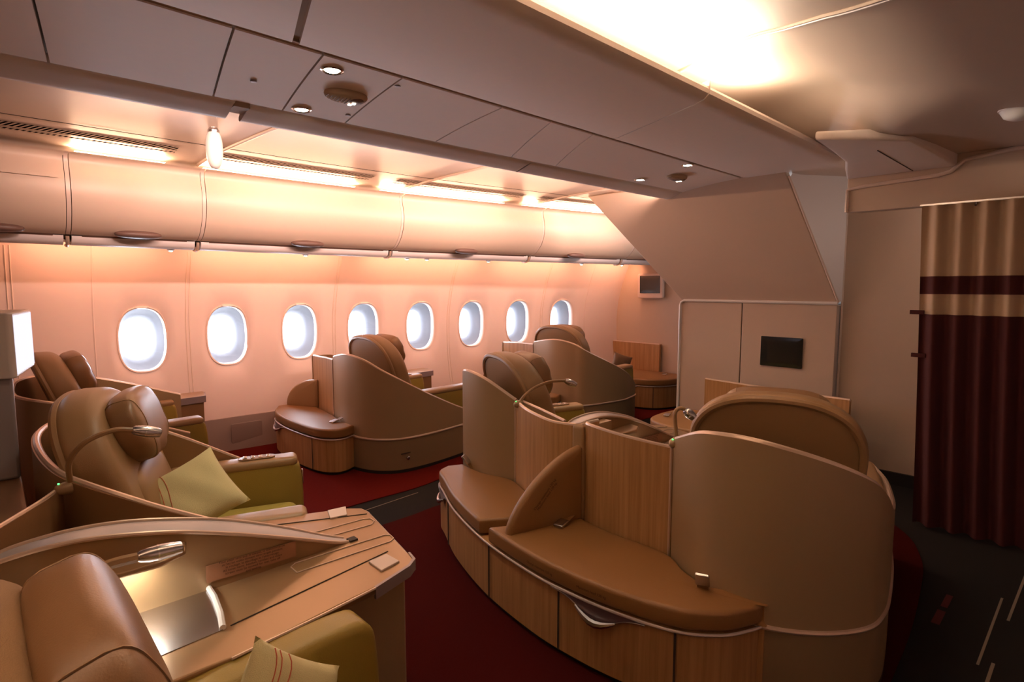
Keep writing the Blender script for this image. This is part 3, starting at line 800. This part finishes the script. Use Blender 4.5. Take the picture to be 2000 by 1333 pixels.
mb, tops = strip_wall([(.14,.485,.80),(.09,.29,.79),(.035,.09,.778)], .45, .014, 6, -1)
for o_ in [mb.build('inner_wall', M['shell'], w6)]: o_.location = (0, 0, 0)
MB().tube([tuple(t) for t in tops], .008, 8).build('inner_trim', M['rim'], w6)
w4 = woodpanel([(2.17,4.90,.80),(2.15,4.76,.806),(2.125,4.55,.815),(2.10,4.37,.819)], .33, 'maple panel below the third window, beside the big shell', 1)
w5 = tag(dup(w4, None, d=D5), 'maple panel below the seventh window, left of the far shell')
for w in (w4, w5):
    mb, tops = strip_wall([(.10,-.36,.80),(.15,-.2,.80),(.14,-.02,.80),(.0,0.015,.80)], .40, .016, 6, -1); mb.build('inner_wall', M['leather'], w)
    
pil = empty('divider_pillar', (1.98,1.63,0), 0, 'upholstered tan pillar between the two curved maple panels', 'divider')
soft_prism(rect2(.05, .033, .012), .34, .79, .02, f=lambda u, v, w: (u+.03, v, w)).build('pillar_pad', M['leather'], pil)
MB().box((.08,-.03,.02),(.2,.03,.78)).build('pillar_core', M['shell'], pil)

def handle_bm(c, t, nrm, w=.15):
    """drop shaped steel pull hanging below a trim"""
    return c
def bench(front, back, label, zt=.28, zc=.36, seams=(), split=None, handles=(), nfr=8, group=None):
    F = [(p.x, p.y) for p in crom([(a, b, 0) for a, b in front], nfr)]
    poly = F + list(reversed([tuple(b) for b in back]))
    L = Vector((*F[len(F)//2], 0)); r = empty('ottoman_bench', L, 0, label, 'bench', group)
    sh = lambda P: [(a-L.x, b-L.y) for a, b in P]
    lp = sh(poly)
    if area2(lp) < 0: lp = lp[::-1]
    MB().prism(off_poly(lp, .006), .03, zt).build('cabinet', M['wood'], r, angle=40)
    MB().prism(off_poly(lp, .022), .003, .032).build('plinth', M['black'], r, angle=40)
    tp = sh(F); MB().tube([(a, b, zt) for a, b in tp], .0055, 8).build('trim', M['silver'], r)
    for i in seams:
        a, b = tp[i]; MB().box((a-.0015,b-.0035,.033),(a+.0015,b+.0035,zt-.006)).build('door_joint', M['gap'], r)
    def cushion(P): soft_prism(P, zt+.008, zc, .017, .004, f=None).build('cushion', M['saddle'], r, angle=60)
    if split:
        for P in split: cushion(sh(P))
    else: cushion(lp)
    for i0, i1 in handles:
        # backing plate follows the trim
        n = 16; top = []; bot = []; lo = []
        for k in range(n+1):
            t = k/n; u = i0+(i1-i0)*t; i = int(u); fr_ = u-i; i2 = min(i+1, len(tp)-1)
            a = tp[i][0]+(tp[i2][0]-tp[i][0])*fr_; b = tp[i][1]+(tp[i2][1]-tp[i][1])*fr_
            j = max(0, i-1); tx, ty = tp[i2][0]-tp[j][0], tp[i2][1]-tp[j][1]; l = math.hypot(tx, ty); nx, ny = -ty/l, tx/l
            if nx > 0: nx, ny = -nx, -ny
            dpt = .062*math.exp(-((t-.55)/.23)**2) + .0
            top.append((a+nx*.004, b+ny*.004, zt-.004)); bot.append((a+nx*.004, b+ny*.004, zt-.006-dpt))
            if .30 <= t <= .80:
                q = (t-.55)/.25; lo.append((a+nx*(.004+.016*(1-q*q)), b+ny*(.004+.016*(1-q*q)), zt-.016-dpt*.72))
        MB().grid([top, bot]).build('handle_plate', M['plum'], r, angle=60)
        MB().tube(bot, .003, 6).build('handle_edge', M['steel'], r)
        MB().tube(lo, [.004+.010*math.sin(PI*k/(len(lo)-1)) for k in range(len(lo))], 8).build('drawer_handle', M['steel'], r)
    return r, tp, L
FR = [(1.97,2.64),(1.885,2.60),(1.82,2.47),(1.70,2.215),(1.59,1.86),(1.538,1.52),(1.535,1.31),(1.556,1.11),(1.61,.91),(1.70,.795),(1.80,.74),(1.885,.715)]
BK = [(2.06,2.60),(2.045,2.40),(2.085,2.2),(2.02,2.02),(1.97,1.82),(1.965,1.62),(1.935,1.42),(1.94,1.15),(1.87,1.03),(1.83,.92),(1.83,.80),(1.85,.72)]
def cl_(P, n=6): return [(p.x, p.y) for p in crom([(a, b, 0) for a, b in P], n)]
FRc = cl_(FR, 8)
k_ = 33
cushL = FRc[:k_-1] + [(1.97,1.655)] + cl_([(1.975,1.82),(2.02,2.02),(2.085,2.2),(2.045,2.40),(2.06,2.60)], 4)
cushR = FRc[k_:] + cl_([(1.85,.72),(1.83,.80),(1.83,.92),(1.87,1.03),(1.94,1.15),(1.935,1.42),(1.96,1.60)], 4)
ob, tp, OL = bench(FR, BK, 'long curved maple bench with two saddle cushions in front of the centre shells', split=[cushL, cushR], seams=(20,33,46,64), handles=((9,19),(44.5,60)))
# leather wing between the two cushions
def wing(parent, a, b, zbase, h, th=.05, m='saddle', e=.95):
    """a = back (tall) end, b = front (low) end, in parent space"""
    A = Vector((*a, 0)); B = Vector((*b, 0)); d = (B-A); l = d.length; d.normalize(); nn = Vector((-d.y, d.x, 0))
    P = [(0,0)] + [(l,0)] + [(l*(.992), h*.03)] + [(l*math.cos(t)**e, h*math.sin(t)**e) for t in [PI/2*k/14 for k in range(1,14)]] + [(.01,h*1.0),(0,h*.97)]
    f = lambda u, v, w: tuple(A + d*u + nn*w + Vector((0,0,zbase+v)))
    return soft_prism(P, -th/2, th/2, .02, .004, f=f).build('divider_wing', M[m], parent, angle=60)
wg = wing(ob, (1.965-OL.x,1.615-OL.y), (1.585-OL.x,1.71-OL.y), .352, .345, e=1.32)
_A = Vector((1.965-OL.x, 1.615-OL.y, 0)); _d = (Vector((1.585-OL.x, 1.71-OL.y, 0))-_A).normalized(); _n = Vector((-_d.y, _d.x, 0)); _z = Vector((0, 0, 1))
_tx = (_z*.74-_d*.67).normalized(); _ty = (_z*.67+_d*.74).normalized(); _o = _A + _d*.205 + _z*(.352+.155) + _n*.0295
text('printed_warning', 'Charge maximum 120 kg\nMaximum load 120 kg', .016, Matrix(((_tx.x,_ty.x,_n.x,_o.x),(_tx.y,_ty.y,_n.y,_o.y),(_tx.z,_ty.z,_n.z,_o.z),(0,0,0,1))), M['ink'], wg)
def buckle(parent, c, rz, tilt=0., up=False):
    mt = Matrix.Rotation(rz, 3, 'Z') @ Matrix.Rotation(tilt, 3, 'Y')
    b = MB(); b.box((-.030,-.024,0),(.030,.024,.014)); b.v = [tuple(mt @ Vector(v) + Vector(c)) for v in b.v]
    s = b.build('seat_belt_buckle', M['steel'], parent, bevel=.004)
    t = MB().box((.02,-.019,.002),(.09,.019,.006)); t.v = [tuple(mt @ Vector(v) + Vector(c)) for v in t.v]
    t.build('belt_webbing', M['saddle'], s)
buckle(ob, (2.035-OL.x,2.545-OL.y,.40), math.radians(-60), math.radians(48))
buckle(ob, (1.82-OL.x,1.60-OL.y,.367), math.radians(10), math.radians(-8))
buckle(ob, (1.765-OL.x,.90-OL.y,.40), math.radians(20), math.radians(60))
# printed warnings on the cushion edge and the wing
def edge_text(i0, body, size):
    a = Vector((*tp[i0], 0)); b = Vector((*tp[i0+1], 0)); d = (b-a).normalized(); nn = Vector((d.y, -d.x, 0))
    if nn.x > 0: nn = -nn
    mtx = Matrix((( d.x, 0, nn.x, a.x+nn.x*.003), (d.y, 0, nn.y, a.y+nn.y*.003), (0, 1, 0, .322), (0,0,0,1)))
    return text('printed_warning', body, size, mtx, M['ink'], ob)
edge_text(42, 'Charge maximum 120 kg', .014); edge_text(52, 'Maximum load 120 kg', .014)

# window side ottoman + its wing
F4 = [(1.90,5.05),(1.80,4.86),(1.755,4.55),(1.765,4.2),(1.80,4.0),(1.87,3.90),(1.95,3.885),(2.05,3.93)]
B4 = [(1.98,5.05),(2.13,4.76),(2.115,4.55),(2.09,4.36),(2.04,4.1),(2.045,3.96)]
ob4, tp4, L4 = bench(F4, B4, 'maple bench with tan cushion at the side wall, below the second and third windows', seams=(28,), handles=((5,16),), group='curved maple benches at the windows')
wing(ob4, (2.145-L4.x,4.765-L4.y), (1.985-L4.x,5.05-L4.y), .352, .25, .045, 'leather')
buckle(ob4, (2.10-L4.x,4.86-L4.y,.385), math.radians(120), math.radians(70))
buckle(ob4, (1.97-L4.x,4.10-L4.y,.366), math.radians(15), math.radians(-10))
ob5 = tag(dup(ob4, None, d=D5), 'maple bench with tan cushion hidden between the left centre seat and far shell')
# front bench at the bulkhead
F6 = [(5.62,4.25),(5.47,4.05),(5.46,3.8),(5.53,3.55),(5.68,3.42),(5.9,3.36),(6.1,3.34)]
B6 = [(6.16,4.30),(6.16,3.9),(6.16,3.35)]
ob6, tp6, L6 = bench(F6, B6, 'small maple bench with tan cushion against the front bulkhead', seams=(26,), handles=((8,20),), group='curved maple benches at the windows')
buckle(ob6, (5.95-L6.x,3.60-L6.y,.367), .3, -.1)
bk = empty('bench_backboard', (6.16,4.16,.35), 0, 'upright maple board behind the small bench at the front bulkhead', 'panel')
MB().box((-.02,-.36,0),(.02,.36,.35)).build('veneer_board', M['wood'], bk, bevel=.004)
MB().box((-.022,-.36,.348),(.022,.36,.358)).build('top_trim', M['rim'], bk, bevel=.003)
# front bench of the right centre seat, against the stair housing
F8 = [(4.4,2.52),(4.1,2.53),(3.9,2.48),(3.8,2.3),(3.78,2.0),(3.8,1.6),(3.95,1.35),(4.2,1.28),(4.42,1.28)]
B8 = [(4.46,2.5),(4.46,1.9),(4.46,1.3)]
ob8, tp8, L8 = bench(F8, B8, 'maple bench with tan cushion against the stair housing, mostly hidden by the right seat', seams=(30,), handles=((18,30),))
buckle(ob8, (4.05-L8.x,2.42-L8.y,.367), .3, -.1)
lb = empty('bench_backboard', (4.5,1.77,.3), 0, 'wide maple board below the flat screen on the stair housing', 'panel')
lbp = [(-.0,.55,.335),(.03,.28,.322),(.045,0,.312),(.035,-.28,.307),(.0,-.56,.312)]
mb, tops = strip_wall(lbp, 0, .03, 8, -1); mb.build('veneer_board', M['wood'], lb); MB().tube(tops, .011, 8).build('top_trim', M['rim'], lb)
soft_prism(rect2(.012,.02,.005), .30, .322, .004, f=lambda u, v, w: (u+.035, v+.13, w)).build('board_knob', M['handle'], lb)

# ------------------------------------------------------------------ rear row shells
P2 = [(.95,3.06,.52),(.61,3.07,.73),(.42,3.13,.80),(.30,3.24,.815),(.20,3.20,.815),(.14,3.05,.812),(.118,2.85,.808),(.125,2.6,.80),(.155,2.36,.795),(.21,2.20,.785),(.30,2.115,.745),(.45,2.08,.66),(.65,2.06,.555),(.78,2.05,.52)]
sh2 = shell('privacy_shell', P2, .02, 'round bronze tub shell wrapped around the seat with the green pillow', 'seat shell', 1, th=.03, m='console', rimr=.011)
P3 = [(1.1,4.92,.585),(.77,4.93,.71),(.5,4.95,.79),(.27,4.92,.82),(.14,4.75,.82),(.10,4.4,.82),(.10,4.05,.83),(.14,3.83,.835),(.20,3.755,.825),(.31,3.74,.79),(.6,3.77,.66),(.9,3.82,.52)]
sh3 = shell('privacy_shell', P3, .02, 'olive beige tub shell around the window seat at the far left', 'seat shell', 1, th=.03, m='shell', rimr=.011)
c3 = empty('side_console', (.9, 5.02, 0), 0, 'low maple console under the first window with a grey front edge', 'console')
MB().prism([(-.35,.13),(-.35,-.10),(.17,-.11),(.37,-.09),(.41,.07),(.41,.12)], .02, .53).build('console_body', M['leatherd'], c3, bevel=.006)
MB().prism([(-.36,.14),(-.36,-.11),(.17,-.12),(.38,-.10),(.42,.07),(.42,.13)], .532, .552).build('console_top', M['console'], c3, bevel=.004)
MB().prism([(.17,-.124),(.384,-.104),(.424,.07),(.418,.075),(.378,-.098),(.17,-.118)], .50, .552).build('edge_strip', M['mauve'], c3)
c4 = tag(dup(c3, None, loc=(3.02, 4.88, 0)), 'low maple console under the fifth window behind the big shell')
c5 = tag(dup(c3, None, loc=(5.15, 4.42, 0)), 'low maple console below the last window behind the far shell')

# ------------------------------------------------------------------ centre console with divider fin
def make_console():
    r = empty('centre_console', (0, 1.75, 0)); L = Vector((0, 1.75, 0))
    tagp = lambda P: [(x, y-1.75) for x, y in P]
    top = tagp([(.0,1.37),(.40,1.36),(.785,1.405),(.93,1.447),(.965,1.475),(.975,1.52),(1.055,1.92),(1.05,1.97),(1.005,2.01),(.72,2.13),(.30,2.10),(.02,2.08)])
    low = tagp([(.0,1.41),(.40,1.40),(.78,1.435),(.925,1.475),(.945,1.50),(.955,1.54),(1.03,1.92),(1.02,1.96),(.98,1.98),(.72,2.09),(.02,2.06)])
    MB().prism(low, .02, .525).build('console_body', M['shell'], r, bevel=.008)
    tt = MB().prism(top, .526, .55).build('table_top', M['console'], r, bevel=.006, angle=40)
    # inlaid outlines and joints in the table top
    def outline(P, wd, nm, m, parent):
        C = [(x, y-1.75, .5515) for x, y in P]; return MB().tube(C+[C[0]], wd, 6).build(nm, M[m], parent)
    outline([(.655,1.643),(.975,1.632),(.995,1.645),(1.0,1.675),(.985,1.69),(.675,1.705),(.655,1.69)], .002, 'leaf_outline', 'rim', tt)
    outline([(.74,1.82),(1.0,1.80),(1.02,1.82),(1.022,1.85),(1.0,1.865),(.74,1.885)], .002, 'leaf_outline', 'rim', tt)
    MB().tube([(.42,1.495-1.75,.551),(.93,1.575-1.75,.551)], .0018, 6).build('table_joint', M['gap'], tt)
    MB().tube([(.72,2.05-1.75,.551),(1.035,1.90-1.75,.551)], .0018, 6).build('table_joint', M['gap'], tt)
    # latches
    for P in ([(.846,1.55),(.914,1.556),(.918,1.485),(.845,1.471)], [(.936,2.027),(1.006,2.016),(.972,1.938),(.91,1.951)]):
        MB().prism(tagp(P), .549, .556).build('table_latch', M['pink'], r, bevel=.002)
    MB().prism(tagp([(.785,1.400),(.93,1.442),(.968,1.470),(.980,1.52),(.974,1.522),(.962,1.478),(.928,1.452),(.785,1.410)]), .515, .5515).build('edge_strip', M['mauve'], r)
    MB().tube([(.38,1.357-1.75,.549),(.6,1.378-1.75,.549),(.785,1.402-1.75,.549)], .004, 6).build('edge_trim', M['rim'], r)
    # armrest leaf below the table edge (towards the near seat)
    # lit tray
    tr = MB().prism(tagp([(.10,1.74),(.10,1.47),(.40,1.49),(.425,1.60),(.44,1.745)]), .5495, .552).build('light_tray', M['steel'], r)
    MB().tube([(.432,1.755-1.75,.556),(.428,1.66-1.75,.558),(.415,1.56-1.75,.558),(.40,1.49-1.75,.556)], .008, 8).build('tray_rim', M['white'], r)
    # divider fin: two skins and a rounded grey top
    near = [(-.045,.774),(.0,.787),(.092,.793),(.2,.783),(.34,.752),(.45,.716),(.566,.672),(.7,.616),(.827,.562),(.87,.55)]
    far = [(-.045,.745),(-.02,.77),(.035,.787),(.15,.793),(.28,.777),(.45,.732),(.57,.687),(.689,.635),(.80,.58),(.87,.55)]
    nr = [(p.x, p.y) for p in crom([(a, b, 0) for a, b in near], 5)]; fr = [(p.x, p.y) for p in crom([(a, b, 0) for a, b in far], 5)]
    yn, yf = 1.72-1.75, 1.80-1.75
    taper = lambda x: max(0, (x-.55)/.32)
    N_ = [(x, yn+.012*taper(x), z) for x, z in nr]; F_ = [(x, yf-.03*taper(x), z) for x, z in fr]
    b = MB().grid([[(x, y, .545) for x, y, z in N_], N_]); b.grid([[(x, y, .545) for x, y, z in F_], F_])
    b.grid([[(N_[0][0], N_[0][1], .545), N_[0]], [(F_[0][0], F_[0][1], .545), F_[0]]])
    fn = b.build('divider_fin', M['console'], r, angle=50)
    # grey top band sits slightly lower than both trims
    n = len(N_)
    MB().grid([[(x, y+.004, z-.002) for x, y, z in N_], [((N_[i][0]+F_[i][0])/2, (N_[i][1]+F_[i][1])/2, (N_[i][2]+F_[i][2])/2+.004) for i in range(n)], [(x, y-.004, z-.001) for x, y, z in F_]]).build('fin_top', M['fin'], fn, angle=60)
    MB().tube(N_, .006, 8).build('fin_trim', M['rim'], fn)
    MB().tube(F_, .006, 8).build('fin_trim', M['rim'], fn)
    MB().box((.872,-.030,.55),(.90,-.002,.556)).build('fin_catch', M['gap'], r)
    # lamp shelf with hidden cool light
    sf = MB().prism([(.10,-.03),(.10,-.115),(.30,-.125),(.365,-.09),(.38,-.03)], .700, .716).build('lamp_shelf', M['console'], r, bevel=.006)
    MB().prism([(.13,-.034),(.13,-.095),(.28,-.10),(.30,-.034)], .694, .699).build('shelf_light', M['under'], sf)
    # placard
    pl = MB().prism([(.424,-.0335),(.684,-.0315),(.684,-.0325),(.424,-.0345)], [.575,.567,.567,.575], [.626,.617,.617,.626]).build('placard', M['placard'], r)
    a = math.atan2(-.009, .26)
    mtx = Matrix(((math.cos(a),0,0,.554),(0,0,-1,-.0345),(math.sin(a),1,0,.5965),(0,0,0,1)))
    body = "Tout objet ainsi que le casque, la télécommande\net l'écran vidéo doivent être rangés pendant\nle roulage, le décollage et l'atterrissage.\nAll loose items, headset, handset and video\nscreen must be stowed for taxi, take off\nand landing."
    text('placard_text', body, .0098, mtx, M['ink'], pl)
    return r
con = make_console(); tag(con, 'bronze console table with grey curved divider and lit tray in the lower left', 'console', 'console tables between paired seats')
con2 = dup(con, None, d=(2.03, -.07, 0)); tag(con2, 'console with grey divider and warning label, seen over the tall maple panel in the middle')
light('tray_glow', (.21, 1.672, .69), (0, 0, -1), (.16, .05), .9, (1, .96, .86), 150)
light('tray_glow', (2.24, 1.602, .69), (0, 0, -1), (.16, .05), .9, (1, .96, .86), 150)

# left armrest flap of the near seat console
af = empty('armrest_leaf', (.2, 1.36, .5), 0, 'brown hinged armrest leaf along the near edge of the console table', 'armrest')
MB().add([(0,.03,-.12),(.255,.07,-.06),(.255,.07,.045),(0,.03,.045),(0,.0,-.12),(.25,.045,-.06),(.25,.045,.045),(0,.0,.045)], [(0,1,2,3),(7,6,5,4),(0,4,5,1),(1,5,6,2),(2,6,7,3),(3,7,4,0)]).build('leaf_panel', M['leatherd'], af, bevel=.008)
MB().box((.25,.05,.03),(.262,.075,.047)).build('leaf_hinge', M['gap'], af)

# ------------------------------------------------------------------ reading lamps on goosenecks
def gooseneck(path, head_dir, label, r=.0085, hl_=.085, base=True):
    P = [Vector(p) for p in path]; L = P[0]
    o = empty('reading_lamp', L, 0, label, 'lamp', 'gooseneck reading lamps')
    C = crom([tuple(p-L) for p in P], 6)
    MB().tube([tuple(c) for c in C], r, 8).build('lamp_neck', M['leather'], o)
    d = Vector(head_dir).normalized(); e = C[-1]
    hp = [tuple(e + d*hl_*t) for t in (0, .06, .25, .5, .75, .97, 1)]
    hd = MB().tube(hp, [.010, .014, .0185, .020, .0185, .015, .011], 14).build('lamp_head', M['steel'], o)
    MB().tube([tuple(e + d*hl_*.42), tuple(e + d*hl_*.46)], .0205, 14).build('head_band', M['chrome'], hd)
    if base:
        MB().puff((0,0,-.012), (.085, .045, .04), .8, .9).build('lamp_base', M['shell'], o)
        MB().puff((-.03,0,.006), (.006,.006,.005)).build('status_light', M['green'], o)
    return o
gooseneck([(.182,2.27,.785),(.180,2.23,.865),(.212,2.20,.922),(.258,2.19,.948),(.306,2.19,.956),(.346,2.19,.948)], (.9,0,-.28), 'gooseneck reading lamp with green light on the rim of the round tub shell', hl_=.085)
gooseneck([(2.10,2.15,.80),(2.13,2.14,.835),(2.20,2.13,.87),(2.30,2.11,.892),(2.40,2.09,.888)], (.75,-.35,-.33), 'gooseneck reading lamp clipped to the left centre shell, bending right', hl_=.075)
gooseneck([(1.985,1.14,.815),(1.99,1.15,.87),(1.99,1.153,.92),(2.01,1.145,.937),(2.025,1.13,.932)], (.25,-.55,-.55), 'small hooked reading lamp at the corner of the right centre shell', r=.008, hl_=.05)
gooseneck([(.10,1.60,.735),(.15,1.60,.752),(.20,1.60,.758),(.245,1.60,.756)], (1,0,-.06), 'steel reading lamp lying over the lit tray beside the near headrest', r=.013, hl_=.10, base=False)

# ------------------------------------------------------------------ pillows
def make_pillow(c, size, n_dir, up_dir, label, m='pillow', stitch=True, th=.11):
    o = empty('throw_pillow', c, 0, label, 'pillow', None)
    n = Vector(n_dir).normalized(); u = Vector(up_dir); u = (u-n*u.dot(n)).normalized(); r = u.cross(n)
    N = 18; fr_ = []; bk_ = []
    def P(a, b, s):
        k = (1-abs(a)**2.6)*(1-abs(b)**2.6); t = th/2*max(0, k)**.5
        pin = 1-.085*(1-abs(a)**2)*abs(b)**2; pin2 = 1-.085*(1-abs(b)**2)*abs(a)**2
        wr = .004*math.sin(7*a+4*b)*k
        return r*(a*size/2*pin2) + u*(b*size/2*pin) + n*(s*t+wr)
    mb = MB()
    for s in (1, -1): mb.grid([[tuple(P(-1+2*i/N, -1+2*j/N, s)) for j in range(N+1)] for i in range(N+1)])
    po = mb.build('pillow_cover', M[m], o, angle=70)
    if stitch:
        for a0, b0 in ((-.80,-.55),(-.70,-.62),(-.52,-.68)):
            MB().tube([tuple(P(a0+(b0-a0)*0+.14*math.sin(2.2*b), b, 1)+n*.0012) for b in [-.92+1.84*k/14 for k in range(15)]], .0013, 5).build('stitching', M['thread'], o)
    return o
make_pillow((.59, 2.51, .575), .31, (-.02,-.048,.048), (-.064,.18,.153), 'pale green throw pillow with red stitching on the second rear seat')
make_pillow((.405, 1.13, .515), .26, (.35,-.8,.3), (.85,.4,1.0), 'pale green pillow corner at the bottom edge on the nearest seat')
make_pillow((5.55, 3.95, .50), .24, (-.5,-.8,.2), (.45,.1,.9), 'dark brown cushion standing by the small bulkhead bench', 'pillowd', False)

# ------------------------------------------------------------------ left edge: lamp column and low partition
cd = empty('credenza', (-.25,2.66,0), 0, 'low brown cabinet at the left edge under the lit column', 'cabinet')
MB().box((-.35,-.42,0),(.325,.44,.63)).build('cabinet_body', M['leatherd'], cd, bevel=.01)
MB().box((-.36,-.43,.63),(.335,.45,.655)).build('cabinet_top', M['console'], cd, bevel=.006)
lc = empty('lamp_column', (-.1,2.99,.655), 0, 'grey column with a glowing white lamp box at the left edge', 'lamp')
MB().box((-.3,-.04,0),(.185,.3,.41)).build('column', M['fin'], lc, bevel=.012)
MB().prism([(-.3,-.09),(.18,-.09),(.197,-.075),(.272,.33),(-.3,.33)], .41, .665).build('lamp_box', M['white'], lc, bevel=.006)
MB().add([(.1985,-.07,.422),(.2725,.325,.422),(.2725,.325,.653),(.1985,-.07,.653)], [(0,1,2,3)]).build('lamp_face', M['lampface'], lc)
pt = shell('low_partition', [(.145,2.30,.768),(.09,2.18,.772),(.0,2.0,.783),(-.12,1.78,.79)], .02, 'low bronze partition with a yellow label at the left edge behind the console', 'partition', 1, th=.02, m='leatherd', rimr=.007)
a = Vector((.018, 2.035, 0)); d = Vector((.09-.0, 2.18-2.0, 0)).normalized(); nn = Vector((d.y, -d.x, 0))
LL = Vector(pt.location)
pq = [a + d*s + nn*.004 + Vector((0,0,z)) - LL for s, z in ((-.06,.70),(.09,.695),(.09,.735),(-.06,.742))]
lbq = MB().add([tuple(p) for p in pq], [(0,1,2,3)]).build('yellow_label', M['yellowl'], pt)

# ------------------------------------------------------------------ camera, world, look
cam = bpy.data.cameras.new('camera'); co = bpy.data.objects.new('camera', cam); link(co)
cam.sensor_width = 36; cam.lens = 19.8; cam.clip_start = .02
co.location = (0, 0, 1.42); co.rotation_euler = (math.radians(84.5), 0, math.radians(-43.5))
S.camera = co
w = bpy.data.worlds.new('world'); S.world = w; w.use_nodes = True
bg = w.node_tree.nodes['Background']; bg.inputs[0].default_value = (.90, .94, 1, 1); bg.inputs[1].default_value = 2.2
S.view_settings.view_transform = 'Standard'; S.view_settings.look = 'None'; S.view_settings.gamma = 1; S.view_settings.exposure = .12
S.cycles.use_denoising = True
S.cycles.max_bounces = 8; S.cycles.diffuse_bounces = 5
S.cycles.sample_clamp_indirect = 6
